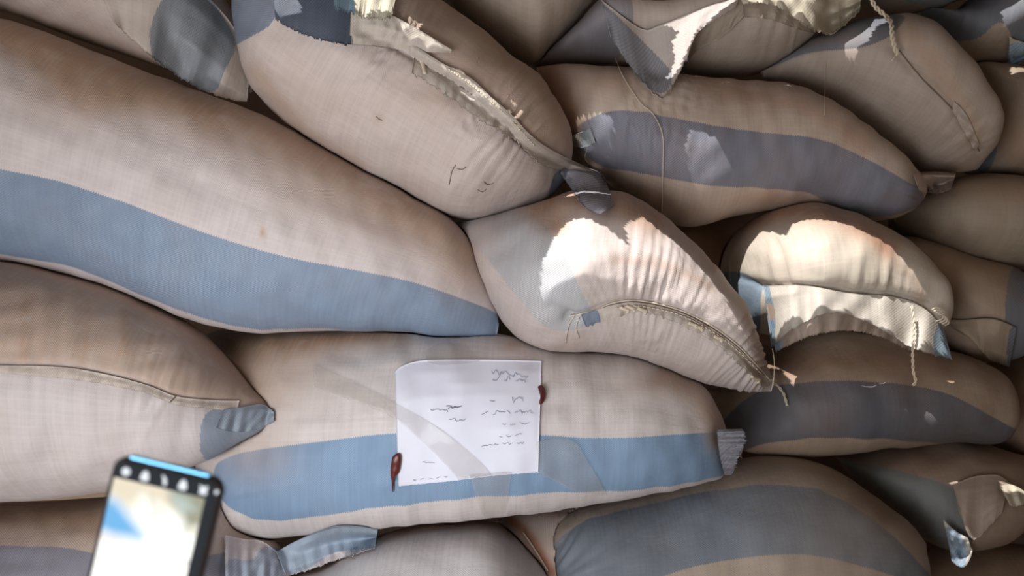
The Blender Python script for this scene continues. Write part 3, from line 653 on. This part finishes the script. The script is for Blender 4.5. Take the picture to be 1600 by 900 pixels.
# middle sack C
seamC = [(890, 494), (925, 486), (960, 473), (1000, 470), (1060, 484), (1110, 508), (1150, 537), (1180, 568), (1205, 596)]
cloth('C', 'hem_flap', [(908, 492), (960, 476), (1000, 473), (1060, 487), (1110, 512), (1150, 541), (1180, 571), (1206, 600)], [(915, 510), (965, 494), (1005, 486), (1055, 502), (1102, 525), (1138, 552), (1168, 580), (1196, 606)], 0.007, 0.010, FLW, wave=.003, wfreq=.03, jag=2.5, seed=14, stripes=[[(890, 480), (938, 480), (938, 520), (890, 520)]])
thread('C', seamC, 0.003, .0013, name='seam_cord')
stitches('C', [(960, 482), (1000, 479), (1060, 492), (1110, 517), (1150, 546), (1190, 585)], .011, .0011, 7)
thread('C', [(1196, 588), (1212, 600), (1224, 614), (1230, 634)], 0.012, .0013, twisted=True, keys=['C', 'Q'], default=.12, label='frayed cord end')
thread('C', [(898, 494), (890, 505), (886, 520), (884, 536)], 0.004, .0008)
thread('C', [(905, 497), (900, 512), (905, 528)], 0.004, .0007)
for i, (x, y) in enumerate([(975, 482), (985, 480), (1003, 483), (1082, 506), (1091, 510), (1122, 527), (1180, 590)]):
    thread('C', [(x - 6, y - 2), (x, y + 1), (x + 7, y + 3), (x + 4, y + 7)], 0.012, .003, name='torn_scrap')
# noted sack: bunched ear
cloth('N', 'sack_ear', [(1120, 672), (1122, 695), (1126, 718), (1132, 742)], [(1160, 670), (1163, 690), (1154, 710), (1142, 742)], 0.02, 0.03, ymode='hang', mat= woven(base=(.4, .35, .33), blue=(.22, .22, .25), mottle=.1, trans=.1, twill=.15), keys=['N', 'Q'], stripes=[[(1100, 650), (1180, 650), (1180, 750), (1100, 750)]], wave=.006, wfreq=.07, jag=3, seed=15, default=.2, label='bunched grey corner ear')
thread('N', [(1150, 682), (1160, 698), (1157, 712), (1163, 720)], 0.016, .0011, keys=['N', 'Q'], default=.2)
# left sack D: folded hem and ear
cloth('D', 'hem_flap', [(-60, 571), (0, 571), (100, 574), (170, 586), (230, 602), (275, 619), (330, 625), (374, 626)], [(-60, 583), (0, 583), (90, 590), (165, 600), (228, 614), (275, 632), (330, 638), (370, 644)], 0.004, 0.005, woven(base=(0.60, 0.52, 0.46), mottle=.1), wave=.0015, jag=.8, seed=16)
cloth('D', 'sack_ear', [(350, 640), (380, 636), (410, 632), (428, 644)], [(338, 668), (365, 674), (395, 672), (428, 658)], 0.006, 0.006, woven(base=(.5, .45, .43), blue=(.26, .30, .36), twill=.15, trans=.1), keys=['D', 'N'], stripes=[[(330, 620), (450, 620), (450, 700), (330, 700)]], wave=.004, jag=1, seed=18, label='folded blue corner ear')
thread('D', [(275, 619), (270, 624), (265, 629)], 0.006, .0008, mat=DARKTHREAD)
# G ears
cloth('G', 'sack_ear', [(1428, 272), (1445, 268), (1470, 268), (1494, 270)], [(1436, 296), (1450, 300), (1470, 300), (1486, 294)], 0.02, 0.03, woven(base=(.50, .40, .35), mottle=.1), keys=['G', 'H', 'J'], wave=.002, jag=1, seed=20, bow=.006, default=.3, label='pale corner ear')
cloth('G', 'sack_ear', [(884, 222), (895, 212), (910, 206), (922, 200)], [(897, 228), (905, 230), (917, 228), (930, 222)], 0.012, 0.008, woven(base=(.55, .52, .48), blue=(.36, .4, .42), twill=.1), keys=['G'], stripes=[[(908, 190), (950, 190), (950, 240), (908, 240)]], wave=.002, jag=1, seed=21, label='small white corner ear')
thread('G', [(962, 92), (975, 122), (1000, 160), (1020, 178), (1035, 210), (1036, 260), (1034, 330)], 0.006, .0008, keys=['G', 'F', 'C'])
thread('G', [(918, 232), (914, 246), (920, 256)], 0.005, .0006)
# F2 torn flap, in the sun
cloth('F2', 'hem_flap', [(940, 0), (1000, 44), (1030, 40), (1075, 22), (1110, 8), (1156, -4)], [(955, 60), (990, 108), (1034, 150), (1068, 98), (1092, 48), (1150, 8)], 0.006, [.01, .015, .02, .02, .02, .02], ymode='hang', mat=woven(base=(.60, .53, .50), blue=(.26, .26, .29), mottle=.08, trans=.2), keys=['F2', 'F', 'G'],
      stripes=[[(925, -10), (960, 20), (1000, 60), (1030, 90), (1055, 118), (1036, 156), (980, 110), (930, 50)]], wave=.005, wfreq=.010, jag=4, seed=22, cross=.002, label='torn hem flap with a grey edge')
cloth('F2', 'flap_lining', [(1090, 24), (1125, 8), (1160, -2), (1172, 0)], [(1062, 112), (1090, 78), (1130, 56), (1162, 26)], 0.004, 0.014, FLD, keys=['F2', 'F'], wave=.003, jag=1, seed=24)
cloth('F2', 'hem_flap', [(1150, -20), (1200, -25), (1260, -25), (1310, -25), (1346, -20)], [(1160, 4), (1208, 6), (1262, 40), (1300, 50), (1344, 14)], 0.014, [.02, .025, .03, .03, .02], ymode='hang', mat=woven(base=(.64, .58, .47), mottle=.06, trans=.2), keys=['F2', 'F', 'H'], wave=.006, wfreq=.02, jag=3, seed=26, cross=.003, default=.2, label='cream torn end of the hem flap')
cloth('F2', 'flap_lining', [(1160, 4), (1208, 4), (1240, 16), (1262, 30)], [(1164, 26), (1205, 30), (1244, 44), (1274, 52)], 0.006, 0.02, FLD, keys=['F2', 'F'], wave=.002, jag=1, seed=27)
thread('F2', [(951, -4), (957, 4), (960, 7)], .008, .0014)
# H: cord and seam
thread('H', [(1358, -14), (1366, 8), (1380, 22), (1392, 34), (1394, 55), (1398, 74), (1403, 86)], 0.03, .0022, keys=['H'], twisted=True, default=.24, label='twisted cream cord')
thread('H', [(1401, 82), (1397, 90), (1393, 95)], 0.03, .0010, keys=['H'])
thread('H', [(1290, 100), (1289, 130), (1288, 180)], 0.006, .0005, keys=['H', 'G'])
thread('H', [(1404, 78), (1440, 122), (1480, 162), (1505, 192), (1530, 236)], 0.001, .0012, name='seam_cord', mat=DARKTHREAD)
cloth('H', 'hem_flap', [(1490, 158), (1505, 172), (1518, 195), (1530, 225)], [(1488, 172), (1498, 190), (1510, 212), (1524, 236)], .004, .006, woven(base=(.42, .35, .31)), keys=['H', 'M'], wave=.002, seed=28)
cloth('I', 'torn_flap', [(1578, 58), (1586, 62), (1600, 66), (1612, 68)], [(1576, 92), (1584, 102), (1594, 98), (1606, 88)], .01, .02, woven(base=(.55, .52, .48), blue=(.25, .35, .45)), stripes=[[(1570, 66), (1620, 66), (1620, 110), (1570, 110)]], keys=['I'], wave=.005, jag=2, seed=32, default=.36)
# K: pleated hem
cloth('K', 'hem_flap', [(1192, 446), (1230, 445), (1262, 446), (1330, 458), (1390, 463), (1426, 472), (1452, 488), (1474, 512)], [(1206, 544), (1216, 532), (1254, 504), (1300, 488), (1342, 497), (1392, 522), (1432, 545), (1487, 560)], 0.003, [.012, .016, .012, .010, .010, .012, .016, .02], ymode='hang', mat=woven(base=(.60, .55, .49), blue=(.25, .33, .40), mottle=.06, trans=.18), keys=['K', 'K2', 'L', 'Q'],
      stripes=[[(1180, 440), (1202, 440), (1212, 500), (1212, 560), (1180, 560)], [(1466, 500), (1490, 500), (1500, 575), (1470, 572), (1455, 540)]], wave=.009, wfreq=.012, jag=2.2, seed=33, cross=.001, label='pleated white hem flap')
cloth('K', 'flap_lining', [(1196, 470), (1260, 462), (1330, 470), (1400, 480), (1440, 500)], [(1212, 549), (1262, 526), (1320, 516), (1376, 526), (1420, 548)], 0.003, .002, ymode='hang', mat=woven(base=(.36, .28, .23), mottle=.2, trans=.1), keys=['K', 'Q'], wave=.003, jag=1.5, seed=34, stripes=[[(1190, 500), (1222, 500), (1222, 560), (1190, 560)]])
thread('K', [(1424, 478), (1428, 510), (1426, 545), (1427, 580), (1431, 596), (1426, 602)], 0.03, .0013, keys=['K'], twisted=True, default=.16, hang=True)
thread('K', [(1207, 545), (1210, 570), (1208, 602)], 0.02, .0007, keys=['K'], default=.18, hang=True)
for i in range(4):
    thread('K', [(1456 + 3 * i, 484 + 2 * i), (1466 + 4 * i, 480 + 5 * i), (1474 + 3 * i, 496 + 3 * i), (1462 + 5 * i, 502 + 2 * i)], 0.03 + .003 * i, .0012, keys=['K', 'L'], default=.3)
# L hem
cloth('L', 'hem_flap', [(1450, 496), (1500, 500), (1550, 498), (1588, 512)], [(1480, 508), (1520, 532), (1545, 560), (1578, 572)], .01, .03, woven(base=(.36, .28, .21), blue=(.12, .14, .17), trans=.1), keys=['L', 'Q'], stripes=[[(1578, 500), (1610, 500), (1610, 590), (1570, 580)]], wave=.006, wfreq=.015, jag=1.5, seed=35, cross=.003)
# R scraps
cloth('R', 'torn_flap', [(1488, 758), (1520, 745), (1556, 742), (1575, 752)], [(1500, 800), (1514, 836), (1530, 838), (1566, 800)], .012, .03, woven(base=(.42, .33, .27), trans=.1), keys=['R'], wave=.004, wfreq=.012, jag=2, seed=36, cross=.001, default=.36)
cloth('R', 'torn_flap', [(1562, 760), (1575, 756), (1592, 762), (1606, 772)], [(1578, 788), (1585, 792), (1597, 788), (1612, 790)], .03, .035, woven(base=(.55, .5, .4)), keys=['R'], wave=.004, jag=1.5, seed=38, default=.36, label='small sunlit cream scrap')
cloth('R', 'sack_ear', [(1474, 812), (1488, 826), (1500, 834), (1512, 840)], [(1488, 876), (1500, 885), (1510, 882), (1519, 862)], .03, .05, woven(base=(.55, .52, .47), blue=(.27, .33, .40)), keys=['R'], stripes=[[(1470, 820), (1500, 830), (1512, 858), (1508, 895), (1470, 880)]], wave=.005, jag=1, seed=39, default=.38, cross=.003, label='sunlit blue and cream ear')
# X flaps
cloth('X', 'hem_flap', [(432, 862), (470, 842), (520, 824), (560, 823), (590, 828)], [(448, 900), (482, 890), (520, 876), (552, 866), (586, 855)], 0.012, 0.022, woven(base=(.62, .57, .58), blue=(.36, .43, .52), mottle=.05, twill=.3), keys=['X', 'W', 'N'], stripes=[[(420, 820), (600, 815), (600, 856), (560, 858), (520, 862), (490, 885), (440, 905)]], wave=.003, jag=1.5, seed=42, default=.15, label='pale blue hem flap')
cloth('X', 'hem_flap', [(352, 836), (380, 842), (410, 846), (440, 868)], [(352, 930), (390, 935), (420, 935), (450, 930)], 0.008, 0.012, woven(base=(.58, .52, .53), blue=(.34, .38, .46), mottle=.1), keys=['X', 'N'], stripes=[[(350, 868), (395, 880), (410, 850), (450, 860), (460, 940), (350, 940)]], wave=.005, wfreq=.03, jag=1, seed=44, default=.15, label='bluish crumpled hem flap')
thread('V', [(818, 832), (838, 862), (856, 892)], .004, .0016, name='seam_cord')

# ------------------------------------------------------------------ taped note
PAPER = plain('note_paper', (0.74, 0.75, 0.86), 0.7, bump=0.0006, scale=30, var=0.03)
INK = plain('faded_ink', (0.33, 0.33, 0.44), 0.8, var=.2)
INKD = plain('dark_ink', (0.20, 0.20, 0.27), 0.8, var=.2)
TAPE = NT('clear_tape')
_b = TAPE.n('ShaderNodeBsdfPrincipled'); _b.inputs['Base Color'].default_value = (.52, .47, .42, 1); _b.inputs['Roughness'].default_value = .12
_b.inputs['Alpha'].default_value = 0.12
_n = TAPE.noise(TAPE.n('ShaderNodeTexCoord').outputs['Object'], 25, 3); _bp = TAPE.n('ShaderNodeBump'); _bp.inputs['Distance'].default_value = .002; _bp.inputs['Strength'].default_value = .6
TAPE.set(_bp.inputs['Height'], _n); TAPE.set(_b.inputs['Normal'], _bp.outputs[0]); TAPE.t.links.new(_b.outputs[0], TAPE.out.inputs[0]); TAPE = TAPE.m
WAX = plain('dark_red_wax', (0.10, 0.016, 0.014), 0.35, bump=0.0012, scale=120, var=.4)

c0 = surf(735, 660, ['N']); note_c = (c0.x, c0.y - 0.004, c0.z)
note_e = bpy.data.objects.new('paper_note', None); COL.objects.link(note_e); note_e.location = note_c
tag(note_e, 'white handwritten paper note taped to the pale blue striped sack', 'note')
SACKS['NOTE'] = dict(obj=note_e, center=note_c, yc=.05, depth=.02, bvh=SACKS['N']['bvh'])
cloth('NOTE', 'paper_sheet', [(617, 582), (628, 572), (664, 563), (760, 562), (846, 564)], [(622, 760), (640, 758), (700, 752), (775, 743), (841, 738)], .0055, .0055, PAPER, nn=70, mm=51, wave=.0004, wfreq=.004, jag=.4, seed=50, thick=.0004)
TAPES = [([(488, 568), (560, 602), (620, 632), (690, 672), (750, 722), (768, 742)], [(492, 604), (560, 630), (610, 650), (660, 690), (700, 730), (716, 750)], .0092, 'clear tape strip running onto the note'),
         ([(664, 548), (690, 534), (712, 524), (728, 538)], [(668, 566), (690, 570), (720, 568), (750, 564)], .010, 'short tape piece above the note'),
         ([(734, 742), (750, 741), (775, 739), (800, 738)], [(748, 790), (757, 806), (775, 806), (790, 800)], .011, 'short tape piece below the note'),
         ([(838, 690), (870, 684), (900, 690)], [(842, 740), (900, 768), (950, 774)], .0092, 'tape piece at the lower right of the note')]
for a, b, l, lb in TAPES:
    cloth('NOTE', 'tape_strip', a, b, l, l, TAPE, nn=50, mm=16, wave=.0002, wfreq=.02, jag=.2, seed=51, thick=.00015, label=lb)

def scribble(name, strokes, rad, mat, lift=.0068):
    J = ([], [])
    for s in strokes:
        q = polyline(s, 1.5)
        tube('', [P(x, y, surf_y(x, y, ['N']) - lift - .0010) for x, y in q], rad, mat, None, sides=4, join=J)
    return mesh_obj(name, np.array([tuple(v) for v in J[0]]), J[1], mat, note_c, note_e, quads=False)
rs = random.Random(3)
def cursive(x0, y0, x1, y1, amp, gaps=0.12):
    out = []; x = x0; cur = []
    while x < x1:
        t = (x - x0) / (x1 - x0); y = y0 + (y1 - y0) * t
        cur.append((x, y + rs.uniform(-1, 1) * amp)); x += rs.uniform(1.6, 3.6)
        if rs.random() < gaps and len(cur) > 2: out.append(cur); cur = []; x += 4
    if len(cur) > 2: out.append(cur)
    return out
scribble('handwritten_line', cursive(768, 583, 826, 586, 5), .00045, INK)
scribble('handwritten_line', cursive(770, 592, 800, 592, 4), .00045, INK)
scribble('handwritten_line', cursive(806, 590, 822, 598, 6), .00045, INK)
scribble('handwritten_line', cursive(765, 626, 774, 627, 3), .00045, INK)
scribble('handwritten_line', cursive(800, 625, 818, 625, 5), .00045, INK)
scribble('handwritten_line', cursive(672, 640, 700, 642, 2), .00042, INK)
scribble('handwritten_line', cursive(752, 645, 835, 644, 3.5), .00042, INK)
scribble('handwritten_line', cursive(702, 656, 728, 656, 2.5), .00042, INK)
scribble('crossed_out_word', cursive(697, 636, 722, 636, 2, 0) + cursive(700, 638, 718, 635, 2, 0), .0006, INKD)
scribble('handwritten_line', cursive(785, 664, 828, 661, 2.2, .25), .00038, INK)
scribble('handwritten_line', cursive(780, 682, 826, 678, 2.2, .25), .00038, INK)
scribble('handwritten_line', cursive(752, 696, 824, 692, 2.5, .2), .00038, INK)
scribble('handwritten_line', cursive(660, 722, 690, 724, 1.5, .4), .00035, INK)
scribble('handwritten_line', cursive(645, 750, 700, 745, 1.2, .4), .00035, INK)

def blob(outline, thickness, lift):
    o = resample(outline + [outline[0]], 40)[:-1]; c = o.mean(0)
    V = []; Fq = []; rings = 7
    for k in range(rings):
        a = k / (rings - 1) * math.pi / 2; rr = math.cos(a); hz = math.sin(a) * thickness
        for p in o:
            q = c + (p - c) * max(rr, .04); yy = surf_y(q[0], q[1], ['N']) - lift - hz; V.append(tuple(P(q[0], q[1], yy)))
    m = len(o)
    for k in range(rings - 1):
        for i in range(m): Fq.append((k * m + i, k * m + (i + 1) % m, (k + 1) * m + (i + 1) % m, (k + 1) * m + i))
    Fq.append(tuple(range((rings - 1) * m, rings * m))); Fq.append(tuple(range(m))[::-1])
    return mesh_obj('wax_blob', np.array(V), Fq, WAX, note_c, note_e, quads=False)
b1 = blob([(840, 604), (846, 601), (851, 606), (853, 617), (850, 628), (845, 632), (842, 630), (844, 620), (842, 611)], .006, .0085)
b1['label'] = 'dark red oval blob on the right edge of the note'
b2 = blob([(613, 714), (619, 709), (625, 709), (627, 716), (626, 730), (623, 740), (617, 746), (615, 754), (612, 752), (610, 738), (611, 724)], .006, .0085)
b2['label'] = 'dark red oval blob with a drip on the left edge of the note'
J = ([], [])
for x in (613, 615.5): tube('', [P(x, y, surf_y(x, y, ['N']) - .003) for y in (748, 756, 762, 769)], [.0012, .001, .0008, .0004], WAX, None, join=J)
mesh_obj('wax_drip', np.array([tuple(v) for v in J[0]]), J[1], WAX, note_c, note_e, quads=False)

# ------------------------------------------------------------------ phone held up in the foreground
py_ = -0.708; PW, PH, PT = 0.0755, 0.158, 0.009
ph = bpy.data.objects.new('smartphone', None); COL.objects.link(ph)
tag(ph, 'black smartphone with a blue top edge, its bright screen showing the sacks', 'phone')
k = (py_ + D) / F
tilt = math.radians(13.3)
ux = Vector((math.cos(tilt), 0, -math.sin(tilt))); uz = Vector((math.sin(tilt), 0, math.cos(tilt)))
ctr = P(183, 709, py_) + ux * (PW / 2) - uz * (PH / 2)
ph.location = ctr; ph.rotation_euler = (0, tilt, 0)
def rounded(wd, hg, r, n=8):
    pts = []
    for cx, cz, a0 in ((wd / 2 - r, hg / 2 - r, 0), (-wd / 2 + r, hg / 2 - r, 90), (-wd / 2 + r, -hg / 2 + r, 180), (wd / 2 - r, -hg / 2 + r, 270)):
        for i in range(n + 1):
            a = math.radians(a0 + 90 * i / n); pts.append((cx + r * math.cos(a), cz + r * math.sin(a)))
    return pts
def slab(name, wd, hg, r, prof, mat, cx=0, cz=0, parent=ph):
    """rounded slab; prof = [(inset, y)] from the front face to the back"""
    V = []; Fq = []; m = None
    for ins, y in prof:
        pts = rounded(wd - 2 * ins, hg - 2 * ins, max(r - ins, 0.0004)); m = len(pts)
        V += [(x + cx, y, z + cz) for x, z in pts]
    for k2 in range(len(prof) - 1):
        for i in range(m): Fq.append((k2 * m + i, (k2 + 1) * m + i, (k2 + 1) * m + (i + 1) % m, k2 * m + (i + 1) % m))
    Fq.append(tuple(range(m))); Fq.append(tuple(range((len(prof) - 1) * m, len(prof) * m))[::-1])
    return mesh_obj(name, np.array(V), Fq, mat, (0, 0, 0), parent, quads=False, smooth=False)
slab('body', PW, PH, .0095, [(.0022, -.0038), (.0008, -.0030), (0, -.0012), (0, .0028), (.0010, .0042), (.003, .0050)], plain('dark_brown_case', (.018, .012, .012), .45, spec=.25, var=.2))
slab('front_glass', PW - .0044, PH - .0044, .0080, [(.0003, -.0043), (0, -.0040), (0, -.0034)], plain('black_glass', (.006, .008, .011), .5, spec=.04, var=.1))
slab('top_rim', PW - .021, .0016, .0006, [(.0003, -.0026), (0, -.0020), (0, .0030), (.0003, .0038)], plain('blue_metal', (.13, .50, .85), .3, metal=.25, var=.05), cx=-.0005, cz=PH / 2 + .0004)
# the display: a picture of the sacks, overexposed
W_, H_ = 0.0622, 0.1335
x0 = -PW / 2 + .0037; z1 = PH / 2 - .0142
nx, nz = 70, 140
gx = np.linspace(0, W_, nx); gz = np.linspace(0, H_, nz)
GX, GZ = np.meshgrid(gx, gz, indexing='ij')
Q = np.stack([GX.ravel(), GZ.ravel()], -1) / .0755 * 174
colr = np.tile(np.array([1.35, 1.35, 1.28]), (len(Q), 1))
def blend(mask, c): 
    global colr
    colr = colr * (1 - mask[:, None]) + np.array(c) * mask[:, None]
sm_ = lambda s, w_: np.clip(s / w_ * 0.5 + 0.5, 0, 1)
blend(sm_(poly_sd(Q, [(-10, -10), (160, -10), (160, 20), (95, 30), (50, 20), (35, 45), (-10, 30)]), 14), (.95, .85, .66))
blend(sm_(poly_sd(Q, [(84, -10), (160, -10), (160, 40), (126, 52), (112, 30), (92, 14)]), 10), (.42, .42, .32))
blend(sm_(poly_sd(Q, [(93, 2), (118, 8), (132, 20), (112, 30), (98, 18)]), 8) * .8, (.62, .74, .70))
blend(sm_(poly_sd(Q, [(-10, 30), (14, 36), (50, 64), (62, 76), (60, 84), (20, 88), (-10, 84)]), 12), (.22, .56, .95))
blend(sm_(poly_sd(Q, [(62, 14), (74, 34), (86, 36), (70, 46)]), 8) * .5, (.6, .5, .4))
blend(sm_(poly_sd(Q, [(-10, 88), (30, 90), (10, 96), (-10, 96)]), 8) * .6, (.95, .75, .66))
blend(sm_(poly_sd(Q, [(140, 100), (143, 98), (151, 112), (148, 116)]), 4), (.25, .27, .22))
blend(sm_(poly_sd(Q, [(126, 55), (160, 40), (160, 62)]), 8) * .7, (.85, .72, .48))
V = np.stack([x0 + GX.ravel(), np.full(GX.size, -.00445), z1 - GZ.ravel()], -1)
i = np.arange(nx - 1)[:, None]; j = np.arange(nz - 1)[None, :]
Fq = np.stack([i * nz + j, i * nz + j + 1, (i + 1) * nz + j + 1, (i + 1) * nz + j], -1).reshape(-1, 4)
ts = NT('lit_display'); a_ = ts.n('ShaderNodeAttribute', attribute_name='screen'); e_ = ts.n('ShaderNodeEmission'); ts.set(e_.inputs[0], a_.outputs['Color']); e_.inputs[1].default_value = .95
ts.t.links.new(e_.outputs[0], ts.out.inputs[0])
disp = mesh_obj('display', V, Fq, ts.m, (0, 0, 0), ph)
at = disp.data.attributes.new('screen', 'FLOAT_COLOR', 'POINT'); at.data.foreach_set('color', np.c_[colr, np.ones(len(colr))].astype(np.float32).ravel())
ti = NT('lit_icon'); e_ = ti.n('ShaderNodeEmission'); e_.inputs[0].default_value = (.80, .85, .9, 1); e_.inputs[1].default_value = .9; e_.inputs[1].default_value = 1.15; ti.t.links.new(e_.outputs[0], ti.out.inputs[0])
def icon(a, b, shape, s=1.15, name='screen_icon'):
    cx = -PW / 2 + a / 174 * .0755; cz = PH / 2 - b / 174 * .0755; u = .0755 / 174 * s
    pts = [(x * u + cx, -y * u + cz) for x, y in shape]
    V = [(x, -.0046, z) for x, z in pts] + [(x, -.0043, z) for x, z in pts]; m = len(pts)
    Fq = [tuple(range(m)), tuple(range(m, 2 * m))[::-1]] + [(i, (i + 1) % m, m + (i + 1) % m, m + i) for i in range(m)]
    mesh_obj(name, np.array(V), Fq, ti.m, (0, 0, 0), ph, quads=False, smooth=False)
circ = [(6 * math.cos(t * math.pi / 8), 6 * math.sin(t * math.pi / 8)) for t in range(16)]
gear = [((6.5 if t % 2 else 5) * math.cos(t * math.pi / 8), (6.5 if t % 2 else 5) * math.sin(t * math.pi / 8)) for t in range(16)]
bell = [(-6, 5), (-5, -1), (-3, -6), (2, -7), (5, -2), (6, 5), (1, 7)]
moon = [(-4, -7), (1, -5), (4, 0), (4, 6), (0, 6), (-1, 0)]
sq = [(-6, -6), (-2, -4), (6, -6), (5, 0), (6, 6), (-5, 6), (-4, 0)]
for a, sh in zip((24, 54, 84, 114, 146), (gear, bell, moon, bell, sq)): icon(a, 20 + .5, sh)
icon(167, 19, [(-3, -2), (3, -3), (2, 2), (-1, 4)], 1.1, 'front_light')

# ------------------------------------------------------------------ unseen roof sheet added to mask the sun, openings cut to shape its patches
ZR = HC + 1.15
PATCH = {
 'C': [(848, 425), (856, 395), (868, 372), (886, 350), (896, 344), (920, 343), (932, 350), (948, 356), (960, 368), (974, 377), (984, 386), (981, 368), (975, 356), (992, 346), (1004, 340), (1020, 352), (1050, 375), (1090, 415), (1130, 462), (1160, 520), (1110, 500), (1060, 478), (1000, 465), (950, 474), (915, 488), (880, 494), (856, 480), (846, 455)],
 'K': [(1143, 435), (1147, 402), (1160, 377), (1180, 365), (1205, 364), (1228, 370), (1240, 350), (1256, 345), (1300, 346), (1335, 356), (1355, 366), (1390, 385), (1425, 425), (1443, 468), (1466, 508), (1480, 552), (1436, 543), (1394, 518), (1342, 494), (1300, 485), (1254, 500), (1213, 530), (1196, 520), (1168, 490), (1150, 470)],
 'G': [(896, 220), (904, 204), (920, 188), (938, 178), (955, 182), (960, 200), (952, 222), (935, 238), (905, 240)],
 'F': [(1038, 38), (1060, 30), (1075, 24), (1110, 9), (1148, -4), (1146, 3), (1110, 30), (1090, 44), (1078, 70), (1066, 93), (1050, 120), (1040, 122), (1056, 92), (1050, 64), (1066, 50)],
 'F3': [(1165, -18), (1340, -18), (1338, 8), (1298, 42), (1266, 34), (1212, 3), (1168, 0)],
 'H': [(1322, 90), (1321, 64), (1336, 38), (1352, 24), (1380, 24), (1386, 34), (1368, 42), (1358, 60), (1346, 70), (1334, 90)],
 'B': [(428, 14), (432, -20), (460, -30), (470, 20), (440, 28)],
 'B2': [(545, -25), (620, -30), (618, 14), (650, 40), (704, 76), (680, 72), (640, 56), (600, 32), (560, 18)],
 'B3': [(690, 104), (730, 126), (775, 160), (812, 192), (840, 226), (900, 246), (934, 267), (910, 266), (880, 262), (845, 246), (812, 215), (785, 184), (745, 150)],
 'I': [(1574, 60), (1620, 60), (1620, 108), (1578, 108)],
 'R': [(1484, 830), (1504, 832), (1524, 845), (1524, 892), (1486, 884)],
 'R2': [(1562, 752), (1615, 765), (1616, 792), (1576, 794)],
}
CLAMP = {'K': .11, 'C': .05, 'G': .06, 'F': .03, 'F3': .06, 'B': .03, 'B2': .03, 'B3': .04, 'I': .03, 'R': .03, 'R2': .03}
ONLY = {'C': ['C', 'C:'], 'K': ['K', 'K:'], 'G': ['G'], 'F': ['F2:'], 'F3': ['F2:'], 'H': ['H'], 'B': ['B:'], 'B2': ['B:'], 'B3': ['B:'], 'I': ['I', 'I:'], 'R': ['R:'], 'R2': ['R:'], 'Ce': ['C', 'C:']}
def fr_surf(px, py, only=None):
    d = (P(px, py, 0) - CAM).normalized(); best = None
    for o, b in FR:
        if only and o not in only: continue
        h = b.ray_cast(CAM, d)
        if h[0] is not None and (best is None or h[3] < best[1]): best = (h[0], h[3])
    return best[0] if best else None
holes = []
for k_, poly in PATCH.items():
    ref = sum((np.array(p) for p in poly), np.zeros(2)) / len(poly)
    pts = []
    ys = []
    for x, y in poly:
        h = fr_surf(x, y, ONLY[k_]); ys.append(h.y if h is not None else np.nan)
    ys = np.array(ys); ok = ~np.isnan(ys); print('PATCH', k_, ok.sum(), len(ys), np.round(ys, 2)); ys = np.interp(np.arange(len(ys)), np.where(ok)[0], ys[ok], period=len(ys)); med = np.median(ys[ok]); cl = CLAMP.get(k_, .06); ys = np.clip(ys, med - cl, med + cl)
    for (x, y), yy in zip(poly, ys):
        lift = 0.0
        p = P(x, y, yy - lift); q = p + SUN * ((ZR - p.z) / SUN.z); pts.append((q.x, q.y))
    holes.append((k_, pts))
# the sheet as one mask of 4 mm cells, open where the sun patches are wanted
X0, X1, Y0, Y1 = -2.4, 1.9, -2.2, 1.3
RES = 0.005
gx = np.arange(X0, X1, RES); gy = np.arange(Y0, Y1, RES)
openm = np.zeros((len(gx), len(gy)), bool)
for k_, pts in holes:
    a = np.array(pts); i0, i1 = np.searchsorted(gx, [a[:, 0].min() - .02, a[:, 0].max() + .02]); j0, j1 = np.searchsorted(gy, [a[:, 1].min() - .02, a[:, 1].max() + .02])
    g = np.stack(np.meshgrid(gx[i0:i1], gy[j0:j1], indexing='ij'), -1).reshape(-1, 2)
    if len(g): openm[i0:i1, j0:j1] |= (poly_sd(g + RES / 2, a) > -RES * .3).reshape(i1 - i0, j1 - j0)
    print('HOLE', k_, a.min(0).round(2), a.max(0).round(2))
# merge solid cells of each row into long quads
V = []; Fq = []
for i in range(len(gx)):
    row = openm[i]; ch = np.flatnonzero(np.diff(np.r_[1, row.astype(int), 1]))
    for a, b in zip(ch[::2], ch[1::2]):
        ya, yb = Y0 + a * RES, Y0 + b * RES; n0 = len(V)
        V += [(gx[i], ya, ZR), (gx[i] + RES, ya, ZR), (gx[i] + RES, yb, ZR), (gx[i], yb, ZR)]; Fq.append((n0, n0 + 1, n0 + 2, n0 + 3))
ce = mesh_obj('sun_mask_roof', np.array(V), np.array(Fq), SUN_MASK, (0, 0, ZR), smooth=False); ce['kind'] = 'structure'
md = ce.modifiers.new('thickness', 'SOLIDIFY'); md.thickness = 0.001; md.offset = 1
